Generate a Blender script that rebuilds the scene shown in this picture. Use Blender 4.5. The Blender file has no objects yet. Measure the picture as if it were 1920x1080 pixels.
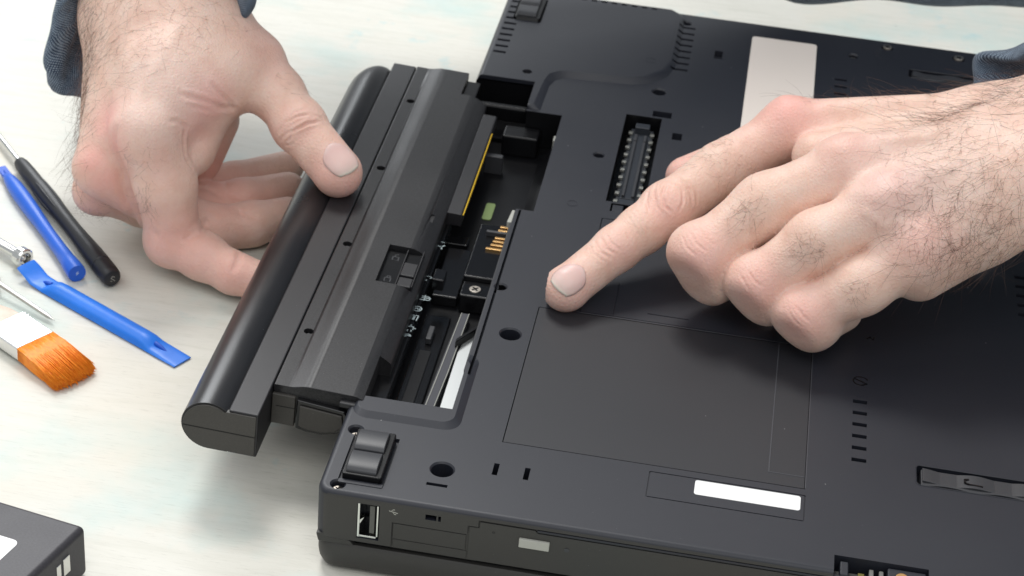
import bpy, bmesh, math, random
import numpy as np
from mathutils import Vector, Matrix

random.seed(7); rng = np.random.default_rng(7)
S = 0.001                      # everything below is written in millimetres
SC = bpy.context.scene
COL = SC.collection

# ------------------------------------------------------------------ camera, light
CAM_R = np.array([0.9849297401936602, 0.15568634548034974, 0.07533371564593155])
CAM_U = np.array([-0.14704504910899444, 0.5244582097908357, 0.8386425577774628])
CAM_F = np.array([-0.09105580934010911, 0.8370814464638222, -0.5394473946284779])
CAM_C = np.array([99.51837375219077, -445.0388049780483, 394.39264171831917])
FPX = 3786.99                  # focal length in pixels of a 1920 wide picture

cam = bpy.data.cameras.new('camera')
camo = bpy.data.objects.new('camera', cam)
COL.objects.link(camo)
cam.sensor_width = 36.0
cam.lens = FPX / 1920 * 36.0
cam.clip_start = 0.02
cam.clip_end = 20
mw = Matrix.Identity(4)
for i in range(3):
    mw[i][0] = CAM_R[i]; mw[i][1] = CAM_U[i]; mw[i][2] = -CAM_F[i]; mw[i][3] = CAM_C[i] * S
camo.matrix_world = mw
cam.dof.use_dof = True
cam.dof.focus_distance = 0.585
cam.dof.aperture_fstop = 36
SC.camera = camo

w = bpy.data.worlds.new('World'); SC.world = w; w.use_nodes = True
bg = w.node_tree.nodes['Background']
bg.inputs[0].default_value = (0.93, 0.97, 1.0, 1)
bg.inputs[1].default_value = 0.53

def area(name, az, el, dist, size, power, col=(1, 1, 1), tgt=(60, 170, 20)):
    l = bpy.data.lights.new(name, 'AREA'); l.shape = 'RECTANGLE'
    l.size, l.size_y = size; l.energy = power; l.color = col
    o = bpy.data.objects.new(name, l); COL.objects.link(o)
    a, e = math.radians(az), math.radians(el)
    d = Vector((math.sin(a) * math.cos(e), math.cos(a) * math.cos(e), math.sin(e)))
    t = Vector(tgt) * S
    o.location = t + d * dist
    o.rotation_euler = (-d).to_track_quat('-Z', 'Y').to_euler()
    return o

area('softbox_key', -30, 58, 2.0, (0.56, 0.56), 21.5, (1.0, 0.985, 0.96))
area('softbox_back', -30, 32, 2.2, (0.95, 0.7), 15.5, (0.94, 0.97, 1.0))
area('softbox_front', 165, 55, 1.8, (1.3, 1.1), 8.5, (1.0, 0.985, 0.965))
area('softbox_left', -95, 50, 1.4, (0.7, 0.7), 3.5, (0.98, 0.99, 1.0))

SC.view_settings.view_transform = 'Standard'
SC.view_settings.look = 'None'
SC.view_settings.exposure = 0.0
SC.view_settings.gamma = 1.0
SC.cycles.max_bounces = 8

H = 30.0                       # height of the upturned laptop base above the table

def P(px, py, z):
    """point of the plane z (mm) seen at a 1920x1080 picture position"""
    d = CAM_R * (px - 960) / FPX - CAM_U * (py - 540) / FPX + CAM_F
    return CAM_C + (z - CAM_C[2]) / d[2] * d

# ------------------------------------------------------------------ helpers
class MB:
    def __init__(s): s.v = []; s.f = []
    def add(s, vs, fs):
        k = len(s.v); s.v += [tuple(float(c) for c in v) for v in vs]
        s.f += [tuple(i + k for i in f) for f in fs]; return s
    def box(s, x0, x1, y0, y1, z0, z1):
        return s.add([(x0,y0,z0),(x1,y0,z0),(x1,y1,z0),(x0,y1,z0),(x0,y0,z1),(x1,y0,z1),(x1,y1,z1),(x0,y1,z1)],
                     [(3,2,1,0),(4,5,6,7),(0,1,5,4),(1,2,6,5),(2,3,7,6),(3,0,4,7)])
    def prism(s, poly, z0, z1, poly_top=None):
        n = len(poly); pt = poly_top or poly
        return s.add([(p[0],p[1],z0) for p in poly] + [(p[0],p[1],z1) for p in pt],
                     [tuple(range(n-1,-1,-1)), tuple(range(n,2*n))] + [(i,(i+1)%n,n+(i+1)%n,n+i) for i in range(n)])
    def cyl(s, x, y, r, z0, z1, n=28, r1=None):
        r1 = r if r1 is None else r1
        a = [2*math.pi*i/n for i in range(n)]
        return s.prism([(x+r*math.cos(t), y+r*math.sin(t)) for t in a], z0, z1, [(x+r1*math.cos(t), y+r1*math.sin(t)) for t in a])
    def extrude(s, poly, axis, a, b):
        """poly in the two other axes (cyclic order), extruded along axis from a to b"""
        n = len(poly)
        def mk(p, t):
            q = [0,0,0]; q[axis] = t; q[(axis+1)%3] = p[0]; q[(axis+2)%3] = p[1]; return tuple(q)
        return s.add([mk(p,a) for p in poly] + [mk(p,b) for p in poly],
                     [tuple(range(n-1,-1,-1)), tuple(range(n,2*n))] + [(i,(i+1)%n,n+(i+1)%n,n+i) for i in range(n)])
    def lathe(s, A, B, prof, n=24, flat=None):
        """prof = [(t, r)] along A->B ; closed ends"""
        A, B = np.array(A,float), np.array(B,float); d = B-A; L = np.linalg.norm(d); d /= L
        u = np.cross(d, (0,0,1.0)); u /= np.linalg.norm(u); q = np.cross(u, d)
        vs = []; k = len(prof)
        for t, r in prof:
            for i in range(n):
                a = 2*math.pi*i/n
                vs.append(A + d*L*t + (u*math.cos(a) + q*math.sin(a)*(flat or 1))*r)
        fs = [(j*n+i, j*n+(i+1)%n, (j+1)*n+(i+1)%n, (j+1)*n+i) for j in range(k-1) for i in range(n)]
        fs += [tuple(range(n-1,-1,-1)), tuple((k-1)*n+i for i in range(n))]
        return s.add(vs, fs)
    def tube(s, path, r, n=8):
        path = [np.array(p,float) for p in path]; k = len(path); vs = []
        for j in range(k):
            d = path[min(j+1,k-1)] - path[max(j-1,0)]; d /= np.linalg.norm(d)
            u = np.cross(d, (0.3,0.2,1.0)); u /= np.linalg.norm(u); q = np.cross(d, u)
            rr = r[j] if hasattr(r,'__len__') else r
            for i in range(n):
                a = 2*math.pi*i/n; vs.append(path[j] + (u*math.cos(a)+q*math.sin(a))*rr)
        fs = [(j*n+i, j*n+(i+1)%n, (j+1)*n+(i+1)%n, (j+1)*n+i) for j in range(k-1) for i in range(n)]
        fs += [tuple(range(n-1,-1,-1)), tuple((k-1)*n+i for i in range(n))]
        return s.add(vs, fs)
    def build(s, name, mat, parent=None, smooth=40, bevel=0, seg=2, frame=None, fix=True):
        me = bpy.data.meshes.new(name)
        v = np.array(s.v, float)
        if frame is not None:
            O, M = frame; v = O + v @ M
        me.from_pydata((v*S).tolist(), [], s.f)
        if fix:
            bm = bmesh.new(); bm.from_mesh(me); bmesh.ops.recalc_face_normals(bm, faces=bm.faces); bm.to_mesh(me); bm.free()
        return link(name, me, mat, parent, smooth, bevel, seg)

def link(name, me, mat, parent=None, smooth=40, bevel=0, seg=2):
    o = bpy.data.objects.new(name, me); COL.objects.link(o)
    if mat: me.materials.append(mat)
    if bevel:
        m = o.modifiers.new('bevel', 'BEVEL'); m.width = bevel*S; m.segments = seg
        m.limit_method = 'ANGLE'; m.angle_limit = math.radians(30); m.use_clamp_overlap = True; m.harden_normals = True
    if smooth:
        me.polygons.foreach_set('use_smooth', [True]*len(me.polygons))
        me.set_sharp_from_angle(angle=math.radians(smooth))
    if parent is not None: o.parent = parent
    return o

def thing(name, label, cat, loc=(0,0,0), group=None):
    o = bpy.data.objects.new(name, None); COL.objects.link(o)
    o.empty_display_size = 0.01
    o['label'] = label; o['category'] = cat
    if group: o['group'] = group
    return o

def baked(o):
    dg = bpy.context.evaluated_depsgraph_get(); dg.update()
    return bpy.data.meshes.new_from_object(o.evaluated_get(dg))

def cut(o, cutter_mb, smooth=35):
    c = cutter_mb.build('cutter', None, smooth=0)
    m = o.modifiers.new('cut', 'BOOLEAN'); m.operation = 'DIFFERENCE'; m.object = c; m.solver = 'EXACT'; m.use_self = True
    me = baked(o); o.modifiers.clear(); old = o.data; o.data = me
    bpy.data.objects.remove(c); bpy.data.meshes.remove(old)
    if smooth:
        me.polygons.foreach_set('use_smooth', [True]*len(me.polygons)); me.set_sharp_from_angle(angle=math.radians(smooth))

def flat_shade(o, axis=(0,0,1)):
    """truly flat faces keep their own normal, curved strips stay smooth"""
    a = Vector(axis)
    for p in o.data.polygons:
        if abs(p.normal.dot(a)) > 0.9999: p.use_smooth = False

def rrect(x0, x1, y0, y1, r, n=5):
    out = []
    for cx, cy, a0 in ((x1-r,y1-r,0),(x0+r,y1-r,90),(x0+r,y0+r,180),(x1-r,y0+r,270)):
        for i in range(n+1):
            a = math.radians(a0 + 90*i/n); out.append((cx+r*math.cos(a), cy+r*math.sin(a)))
    return out

def stroke(mb, pts, wd, z, th=0.05, closed=False):
    """flat ribbon along 2D points"""
    pts = [np.array(p,float) for p in pts]
    if closed: pts = pts + [pts[0], pts[1]]
    for a, b in zip(pts[:-1], pts[1:] if not closed else pts[1:]):
        d = b-a; L = np.linalg.norm(d)
        if L < 1e-6: continue
        d /= L; nn = np.array([-d[1], d[0]])*wd/2; a2, b2 = a-d*wd*0.3, b+d*wd*0.3
        mb.prism([a2-nn, b2-nn, b2+nn, a2+nn], z, z+th)

# ------------------------------------------------------------------ materials
def mat(name, col, rough=0.5, metal=0.0, spec=0.5, coat=0.0):
    m = bpy.data.materials.new(name); m.use_nodes = True
    b = m.node_tree.nodes['Principled BSDF']
    b.inputs['Base Color'].default_value = (*col, 1); b.inputs['Roughness'].default_value = rough
    b.inputs['Metallic'].default_value = metal; b.inputs['Specular IOR Level'].default_value = spec
    b.inputs['Coat Weight'].default_value = coat
    return m
def N(m, t, **kw):
    n = m.node_tree.nodes.new(t)
    for k, v in kw.items():
        if k in n.inputs: n.inputs[k].default_value = v
        else: setattr(n, k, v)
    return n
def L(m, a, b): m.node_tree.links.new(a, b)
def bsdf(m): return m.node_tree.nodes['Principled BSDF']
def coords(m, scale=(1,1,1)):
    t = N(m, 'ShaderNodeTexCoord'); mp = N(m, 'ShaderNodeMapping'); mp.inputs['Scale'].default_value = scale
    L(m, t.outputs['Object'], mp.inputs['Vector']); return mp.outputs['Vector']
def bump(m, fac, strength, dist, prev=None):
    b = N(m, 'ShaderNodeBump'); b.inputs['Strength'].default_value = strength; b.inputs['Distance'].default_value = dist*S
    L(m, fac, b.inputs['Height'])
    if prev is not None: L(m, prev, b.inputs['Normal'])
    return b.outputs['Normal']
def ramp(m, fac, stops):
    r = N(m, 'ShaderNodeValToRGB'); e = r.color_ramp.elements
    e[0].position, e[0].color = stops[0][0], (*stops[0][1],1); e[1].position, e[1].color = stops[-1][0], (*stops[-1][1],1)
    for p, c in stops[1:-1]:
        x = e.new(p); x.color = (*c,1)
    L(m, fac, r.inputs['Fac']); return r.outputs['Color']

def plastic(name, col, rough, grain=0.15, gscale=5000, bumpd=0.03, dust=True, spec=0.5):
    """moulded plastic: fine grain, uneven gloss, a few specks of dust"""
    m = mat(name, col, rough, spec=spec); v = coords(m); b = bsdf(m)
    n1 = N(m, 'ShaderNodeTexNoise', Scale=gscale, Detail=2.0); L(m, v, n1.inputs['Vector'])
    n2 = N(m, 'ShaderNodeTexNoise', Scale=28.0, Detail=4.0); L(m, v, n2.inputs['Vector'])
    lo = tuple(c*(1-grain) for c in col); hi = tuple(c*(1+grain) for c in col)
    c1 = ramp(m, n1.outputs['Fac'], [(0.3, lo), (0.7, hi)])
    if dust:
        vo = N(m, 'ShaderNodeTexVoronoi', Scale=90.0); L(m, v, vo.inputs['Vector'])
        lt = N(m, 'ShaderNodeMath', operation='LESS_THAN'); lt.inputs[1].default_value = 0.020; L(m, vo.outputs['Distance'], lt.inputs[0])
        mx = N(m, 'ShaderNodeMix', data_type='RGBA'); L(m, lt.outputs[0], mx.inputs['Factor']); L(m, c1, mx.inputs[6]); mx.inputs[7].default_value = (0.25,0.25,0.25,1)
        c1 = mx.outputs[2]
        v2 = N(m, 'ShaderNodeTexVoronoi', Scale=330.0); L(m, v, v2.inputs['Vector'])
        l2 = N(m, 'ShaderNodeMath', operation='LESS_THAN'); l2.inputs[1].default_value = 0.045; L(m, v2.outputs['Distance'], l2.inputs[0])
        mk = N(m, 'ShaderNodeTexNoise', Scale=22.0, Detail=3.0); L(m, v, mk.inputs['Vector'])
        m3 = N(m, 'ShaderNodeMath', operation='MULTIPLY'); L(m, l2.outputs[0], m3.inputs[0]); L(m, ramp(m, mk.outputs['Fac'], [(0.48,(0,0,0)),(0.66,(0.5,0.5,0.5))]), m3.inputs[1])
        mx = N(m, 'ShaderNodeMix', data_type='RGBA'); L(m, m3.outputs[0], mx.inputs['Factor']); L(m, c1, mx.inputs[6]); mx.inputs[7].default_value = (0.16,0.16,0.16,1)
        c1 = mx.outputs[2]
    L(m, c1, b.inputs['Base Color'])
    mr = N(m, 'ShaderNodeMapRange'); mr.inputs['To Min'].default_value = rough-0.09; mr.inputs['To Max'].default_value = rough+0.08
    L(m, n2.outputs['Fac'], mr.inputs['Value']); L(m, mr.outputs[0], b.inputs['Roughness'])
    L(m, bump(m, n1.outputs['Fac'], 0.35, bumpd), b.inputs['Normal'])
    return m

M_BASE = plastic('laptop_black_plastic', (0.0155,0.0172,0.0250), 0.47, 0.10, 4200, 0.02)
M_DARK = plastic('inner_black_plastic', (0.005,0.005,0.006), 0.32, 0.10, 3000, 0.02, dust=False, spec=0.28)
M_SIDE = plastic('side_front_lit_plastic', (0.036,0.0345,0.032), 0.52, 0.08, 4200, 0.02)  # raised warm albedo stands in for warm light from the front
M_PANEL = plastic('cover_plastic', (0.0160,0.0168,0.0215), 0.49, 0.05, 5200, 0.01)
M_BATT = plastic('battery_grained_plastic', (0.014,0.0135,0.015), 0.43, 0.7, 2200, 0.05)
M_BSTRIP = plastic('battery_matte_plastic', (0.016,0.0155,0.018), 0.45, 0.10, 4200, 0.02)
M_GLOSS = plastic('battery_gloss_plastic', (0.013,0.013,0.015), 0.30, 0.25, 2400, 0.025)
M_CAP = plastic('battery_cap_lit_plastic', (0.050,0.046,0.041), 0.5, 0.12, 2500, 0.03)  # albedo raised and warmed to paint front light on end faces
M_RUBBER = plastic('foot_rubber', (0.040,0.041,0.046), 0.42, 0.06, 3000, 0.02, dust=False)
M_BLACKGLOSS = mat('black_gloss', (0.006,0.006,0.007), 0.18)
M_PRINT = mat('grey_print', (0.42,0.50,0.52), 0.6)
M_LABEL = mat('label_paper', (0.86,0.86,0.85), 0.45)
M_STICK = mat('sticker_paper', (0.88,0.79,0.72), 0.38)
M_GREY = mat('grey_plastic', (0.42,0.42,0.38), 0.5)
M_STEEL = mat('steel', (0.62,0.61,0.58), 0.28, 1.0)
M_CHROME = mat('polished_steel', (0.72,0.72,0.70), 0.12, 1.0)
M_SCREW = mat('screw_steel', (0.55,0.50,0.44), 0.35, 1.0)
M_GOLD = mat('gold_contact', (0.85,0.52,0.22), 0.3, 1.0)
M_YELLOW = mat('yellow_label', (0.80,0.50,0.01), 0.5)
M_GREEN = mat('green_sticker', (0.20,0.28,0.10), 0.5)
M_SILVER = mat('silver_frame', (0.62,0.64,0.64), 0.42, 0.6)
M_EDGE = mat('edge_highlight_plastic', (0.055,0.057,0.066), 0.4)  # lighter grey paints the light caught along the cover edges
M_CLEAR = mat('smoked_plastic', (0.10,0.10,0.11), 0.18)
# ------------------------------------------------------------------ table
def make_table():
    m = mat('painted_plywood', (0.8,0.8,0.76), 0.48, spec=0.35); b = bsdf(m)
    v = coords(m); vg = coords(m, (1.0, 9.0, 1.0))
    g = N(m, 'ShaderNodeTexNoise', Scale=28.0, Detail=8.0, Roughness=0.65, Distortion=0.6); L(m, vg, g.inputs['Vector'])
    g2 = N(m, 'ShaderNodeTexNoise', Scale=150.0, Detail=6.0, Roughness=0.75); L(m, vg, g2.inputs['Vector'])
    st = N(m, 'ShaderNodeTexNoise', Scale=17.0, Detail=5.0, Roughness=0.55); L(m, v, st.inputs['Vector'])
    st2 = N(m, 'ShaderNodeTexNoise', Scale=9.0, Detail=3.0); mp = coords(m, (1.3,1,1)); L(m, mp, st2.inputs['Vector'])
    c0 = ramp(m, g.outputs['Fac'], [(0.22,(0.60,0.59,0.52)),(0.5,(0.675,0.66,0.595)),(0.8,(0.715,0.70,0.64))])
    mx = N(m, 'ShaderNodeMix', data_type='RGBA'); f1 = ramp(m, st.outputs['Fac'], [(0.50,(0,0,0)),(0.70,(0.6,0.6,0.6))])
    L(m, f1, mx.inputs['Factor']); L(m, c0, mx.inputs[6]); mx.inputs[7].default_value = (0.43,0.62,0.60,1)
    mx2 = N(m, 'ShaderNodeMix', data_type='RGBA'); f2 = ramp(m, st2.outputs['Fac'], [(0.54,(0,0,0)),(0.74,(0.55,0.55,0.55))])
    L(m, f2, mx2.inputs['Factor']); L(m, mx.outputs[2], mx2.inputs[6]); mx2.inputs[7].default_value = (0.72,0.64,0.52,1)
    # fine dark pores of the veneer
    mx3 = N(m, 'ShaderNodeMix', data_type='RGBA', blend_type='MULTIPLY'); f3 = ramp(m, g2.outputs['Fac'], [(0.33,(0.62,0.62,0.60)),(0.45,(1,1,1))])
    mx3.inputs['Factor'].default_value = 0.4; L(m, mx2.outputs[2], mx3.inputs[6]); L(m, f3, mx3.inputs[7])
    # small teal paint stains and dark specks
    sp = N(m, 'ShaderNodeTexNoise', Scale=55.0, Detail=4.0, Roughness=0.6); L(m, v, sp.inputs['Vector'])
    mg = N(m, 'ShaderNodeMath', operation='MULTIPLY'); L(m, ramp(m, sp.outputs['Fac'], [(0.60,(0,0,0)),(0.72,(0.55,0.55,0.55))]), mg.inputs[0]); L(m, ramp(m, st2.outputs['Fac'], [(0.40,(1,1,1)),(0.52,(0,0,0))]), mg.inputs[1])
    mx4 = N(m, 'ShaderNodeMix', data_type='RGBA'); L(m, mg.outputs[0], mx4.inputs['Factor']); L(m, mx3.outputs[2], mx4.inputs[6]); mx4.inputs[7].default_value = (0.30,0.56,0.60,1)
    vo = N(m, 'ShaderNodeTexVoronoi', Scale=38.0); L(m, v, vo.inputs['Vector']); lt = N(m, 'ShaderNodeMath', operation='LESS_THAN'); lt.inputs[1].default_value = 0.016; L(m, vo.outputs['Distance'], lt.inputs[0])
    mx5 = N(m, 'ShaderNodeMix', data_type='RGBA'); L(m, lt.outputs[0], mx5.inputs['Factor']); L(m, mx4.outputs[2], mx5.inputs[6]); mx5.inputs[7].default_value = (0.16,0.14,0.11,1)
    L(m, mx5.outputs[2], b.inputs['Base Color'])
    nb = bump(m, g.outputs['Fac'], 0.3, 0.2); nb = bump(m, g2.outputs['Fac'], 0.35, 0.10, nb); L(m, nb, b.inputs['Normal'])
    t = MB().box(-700, 800, -420, 620, -18, 0).build('table_top', m, smooth=0)
    t['kind'] = 'structure'
make_table()

# ------------------------------------------------------------------ laptop
LAP = thing('laptop', 'black laptop lying upside down with an open empty battery bay', 'laptop')

def base_body():
    me = bpy.data.meshes.new('base_cover'); bm = bmesh.new()
    def loop(ins, z): return [bm.verts.new((p[0]*S, p[1]*S, z*S)) for p in rrect(ins, 255-ins, ins, 357-ins, max(0.5, 4.5-ins), 6)]
    ls = [loop(0.6, 12.6), loop(0.0, 13.2), loop(0, 28.2)]
    R0 = 1.8
    for a in (15,30,45,60,75,90):
        a = math.radians(a); ls.append(loop(R0*(1-math.cos(a)), 28.2 + R0*math.sin(a)))
    n = len(ls[0])
    for a, b in zip(ls[:-1], ls[1:]):
        for i in range(n): bm.faces.new((a[i], a[(i+1)%n], b[(i+1)%n], b[i]))
    bm.faces.new(ls[-1]); bm.faces.new(ls[0][::-1])
    bmesh.ops.recalc_face_normals(bm, faces=bm.faces); bm.to_mesh(me); bm.free()
    return link('base_cover', me, M_BASE, LAP, 0)
BASE = base_body()

HOLES = [(41.8,93.2,3.3,9),(33.5,18.1,3.3,6),(34.2,120.3,1.9,8),(55.3,220.6,1.9,9),(72.5,279.3,2.7,7),
         (19.2,277.6,1.9,0.6),(4.9,30.6,2.0,2.2),(5.6,4.0,1.9,2.0),(149.1,337,1.9,1.5),(163.3,349.8,2.3,1.2),(193.3,348.6,2.5,1.2),(78,347,1.9,3)]
c = MB()
for x, y, r, d in HOLES:
    c.cyl(x, y, r, H-d, H+2)
    if r > 1.85: c.cyl(x, y, r*0.98, H-0.6, H+0.3, 28, r+0.75)
for x0,x1,y0,y1,d in [(30.2,36.4,9.9,11.2,5),(47.9,49.5,19.3,24.9,5),(57.1,58.7,19.3,25.0,5),(80.9,84.6,240.8,246.2,3.0),(91.7,95.0,316.6,324,2.5),
                      (71.8,79.2,257.6,262.4,5),(54.2,57.2,131.0,135.0,4)]:
    c.box(x0,x1,y0,y1,H-d,H+2)
for i in range(11): c.box(3.0, 8.2, 291.0+5.55*i, 292.8+5.55*i, H-5, H+3)
for i in range(8): c.box(75.0, 82.0, 300.8+5.8*i, 302.4+5.8*i, H-5, H+3)
for i in range(6): c.box(152.5, 157.0, 53.2+6.15*i, 55.0+6.15*i, H-4, H+2)
for i in range(3): c.box(141.8, 146.8, 298.8+6.5*i, 300.4+6.5*i, H-4, H+2)
for i in range(11): c.box(18.5+4.35*i, 20.9+4.35*i, 352.6, 354.2, H-4, H+3)
for i in range(9): c.box(240, 244, 60+6.1*i, 61.8+6.1*i, H-4, H+2)
# vent slots at the right border
for i in range(5): c.box(207.6, 212.0, 150+6.1*i, 151.9+6.1*i, H-4, H+2)
# docking connector pit, memory door pockets
c.box(61.8, 75.8, 187.2, 256.4, H-9, H+2)
c.box(64.0, 76.5, 180.4, 186.2, H-4, H+2)
c.box(48.4, 139.1, 35.6, 111.6, H-1.6, H+2)
c.box(61.9, 139.1, 112.4, 174.8, H-1.6, H+2)
# groove frames
def groove(x0,x1,y0,y1,wd=0.35,d=0.4):
    c.box(x0,x1,y0-wd/2,y0+wd/2,H-d,H+2); c.box(x0,x1,y1-wd/2,y1+wd/2,H-d,H+2)
    c.box(x0-wd/2,x0+wd/2,y0,y1,H-d,H+2); c.box(x1-wd/2,x1+wd/2,y0,y1,H-d,H+2)
groove(93.3, 139.2, 20.6, 32.6)
# round mould mark
# latch recesses (short grip strips)
c.prism(rrect(171.8, 238, 46.2, 56.2, 1.6), H-4.0, H+2)
c.prism(rrect(171.8, 238, 323.6, 331.6, 1.6), H-4.0, H+2)
# foot recesses
c.box(5.0, 18.6, 6.2, 31.4-3.5+1.2, H-1.0, H+2)
c.box(5.9, 17.9, 324.2, 347.4, H-1.0, H+2)
# battery bay
c.box(-6, 31.2, 46.5, 172.4, 15.0, H+4)
c.box(-6, 37.6, 172.4, 247.6, 12.4+2, H+4)
c.box(-6, 23.6, 247.6, 269.6, 16, H+4)
LEDGE = MB().prism(rrect(1.2, 35.6, 36.2, 80, 5.4, 6), H-0.4, H+1.15, rrect(2.6, 32.6, 39.4, 74, 4.0, 6))
c.box(32.4, 33.3, 66, 172.0, H-2.2, H+4)
# raised field over the fan, with sloping sides
fan = [(1.5,250.0),(1.5,352.5),(4.5,355.6),(70.5,355.6),(73.0,353),(74.6,350),(74.6,306),(72.6,296),(67,288.6),(60,285.4),(44,284.0),(36,283.4),(31.5,282.2),(28.0,278.5),(26.8,272),(26.4,250.0)]
fan2 = [(0.4,248.5),(0.4,353),(4.0,356.4),(72.0,356.4),(76,354.5),(78.0,351),(78.0,305),(75.6,294),(69,284.4),(61,280.8),(44,279.4),(37,278.9),(34.5,278.3),(32.0,276),(30.2,271),(29.6,248.5)]
PAD = MB().prism(fan2, H-0.6, H+1.7, fan)
# near side: USB opening, card slot, drive bezel field, corner connector notch
c.box(12.3, 18.9, -2, 10, 14.6, 27.4)
c.box(32.2, 35.4, -2, 3, 25.3, 27.2); c.box(35.9, 36.7, -2, 2, 25.3, 27.2)
c.box(22.6, 260, -2, 0.55, 12.0, 22.3)
c.box(44.6, 260, -2, 0.55, 12.0, 25.6)
c.box(47.6, 260, -2, 0.7, 12.0, 28.1)
c.box(148.4, 175, -2, 7.6, 20, H+2)
cut(BASE, c, 35); flat_shade(BASE)
fp = PAD.build('fan_cover', M_BASE, LAP, smooth=0, bevel=0.9, seg=3); cut(fp, c, 40); flat_shade(fp)
lp_ = LEDGE.build('bay_lip', M_BASE, LAP, smooth=0, bevel=0.8, seg=3); cut(lp_, c, 40); flat_shade(lp_)
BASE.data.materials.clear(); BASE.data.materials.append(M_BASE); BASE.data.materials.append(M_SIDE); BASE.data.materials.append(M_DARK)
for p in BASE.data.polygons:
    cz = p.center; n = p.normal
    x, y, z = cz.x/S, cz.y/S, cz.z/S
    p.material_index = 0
    if n.y < -0.9 and y < 1.2: p.material_index = 1  # viewer-facing faces take the copy with front light in its colour
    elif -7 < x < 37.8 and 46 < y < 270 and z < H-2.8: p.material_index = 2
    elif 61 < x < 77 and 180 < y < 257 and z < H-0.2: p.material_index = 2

# drive bezel on the near side
b = MB()
b.box(22.9, 44.3, 0.15, 2, 16.3, 21.9)
drv = b.build('card_slot_cover', M_SIDE, LAP, bevel=0.2)
b = MB(); b.extrude([(12.9,22.9),(12.9,44.8),(25.2,44.8),(25.2,47.9),(27.4,47.9),(27.4,64),(26.6,64.6),(26.6,250),(12.9,250)], 1, 0.05, 6)
b.v = [(v[0], v[1]+0.30, v[2]) for v in b.v]
# lower part of the card slot stays separate
b2 = MB(); b2.extrude([(13.0,45.0),(13.0,250),(26.4,250),(26.4,64.8),(27.3,63.9),(27.3,48.0),(25.1,47.9),(25.1,45.0)], 1, 0.25, 5)
DRV = b2.build('optical_drive', M_SIDE, LAP, bevel=0.15)
MB().box(23.0, 44.7, 0.35, 5, 13.0, 15.9).build('bezel_strip', M_SIDE, LAP, bevel=0.15)
MB().box(59.6, 68.4, -0.5, 1, 21.0, 24.1).build('eject_button', M_GREY, DRV, bevel=0.25)
MB().extrude([(22.2+0.75*math.sin(t), 73.4+0.75*math.cos(t)) for t in np.linspace(0,2*math.pi,13)[:-1]], 1, 0.1, 1).build('indicator_light', M_RUBBER, DRV)
MB().extrude([(24.3+0.45*math.sin(t), 52.1+0.45*math.cos(t)) for t in np.linspace(0,2*math.pi,11)[:-1]], 1, 0.2, 1).build('emergency_hole', M_BLACKGLOSS, DRV)
MB().box(64.5, 250, 0.0, 2.0, 26.9, 27.7).build('drive_lip', M_BASE, DRV, bevel=0.2)
# usb
U = MB(); U.box(12.45, 13.1, 0.15, 9, 14.9, 27.2); U.box(18.0, 18.5, 0.5, 9, 15.5, 26.8); U.box(13.1, 18.0, 0.4, 9, 14.8, 15.5)
USB = U.build('usb_port', M_CHROME, LAP, bevel=0.08)
MB().box(15.9, 17.3, 1.0, 9, 16.2, 26.2).build('tongue', mat('usb_tongue',(0.10,0.10,0.09),0.5), USB)
MB().add([(13.1,1,19.2),(14.2,1.2,21.6),(13.1,1,20.6),(13.1,3,19.2),(14.2,3,21.6),(13.1,3,20.6)],[(0,1,2),(5,4,3),(0,3,4,1),(1,4,5,2),(2,5,3,0)]).build('spring', M_CHROME, USB)
k = MB()
for pts in ([(21.6,26.4),(24.2,25.9)],[(22.2,26.3),(22.8,27.0),(23.3,27.0)],[(22.6,26.2),(23.2,25.4),(23.7,25.4)]):
    for a, q in zip(pts[:-1], pts[1:]):
        k.add([(a[0],-0.05,a[1]-0.14),(q[0],-0.05,q[1]-0.14),(q[0],-0.05,q[1]+0.14),(a[0],-0.05,a[1]+0.14)],[(0,1,2,3)])
k.build('usb_symbol', M_GREY, LAP, fix=False)
# lid under the base
lidm = bpy.data.meshes.new('lid'); bm = bmesh.new()
def lloop(ins, z): return [bm.verts.new((p[0]*S, p[1]*S, z*S)) for p in rrect(ins, 255-ins, ins, 357-ins, max(1.0, 6-ins), 6)]
ls = [lloop(4.5,0.4), lloop(2.6,0.7), lloop(1.2,1.7), lloop(0.4,3.4), lloop(0.1,5.5), lloop(0.1,10.2), lloop(0.7,11.0)]
for a, q in zip(ls[:-1], ls[1:]):
    n = len(a)
    for i in range(n): bm.faces.new((a[i], a[(i+1)%n], q[(i+1)%n], q[i]))
bm.faces.new(ls[0][::-1]); bm.faces.new(ls[-1]); bmesh.ops.recalc_face_normals(bm, faces=bm.faces); bm.to_mesh(lidm); bm.free()
link('lid', lidm, M_SIDE, LAP, 40)
MB().extrude([(10.8,1.0),(13.6,0.3),(14.2,4.0),(13.8,8.0),(12.4,10.6),(10.8,11.6)], 1, 0.4, 12).build('hinge_cover', M_SIDE, LAP, bevel=0.3)
MB().box(2.5, 252, 2.2, 355, 10.5, 12.9).build('lid_gap', M_BLACKGLOSS, LAP, smooth=0)

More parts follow.
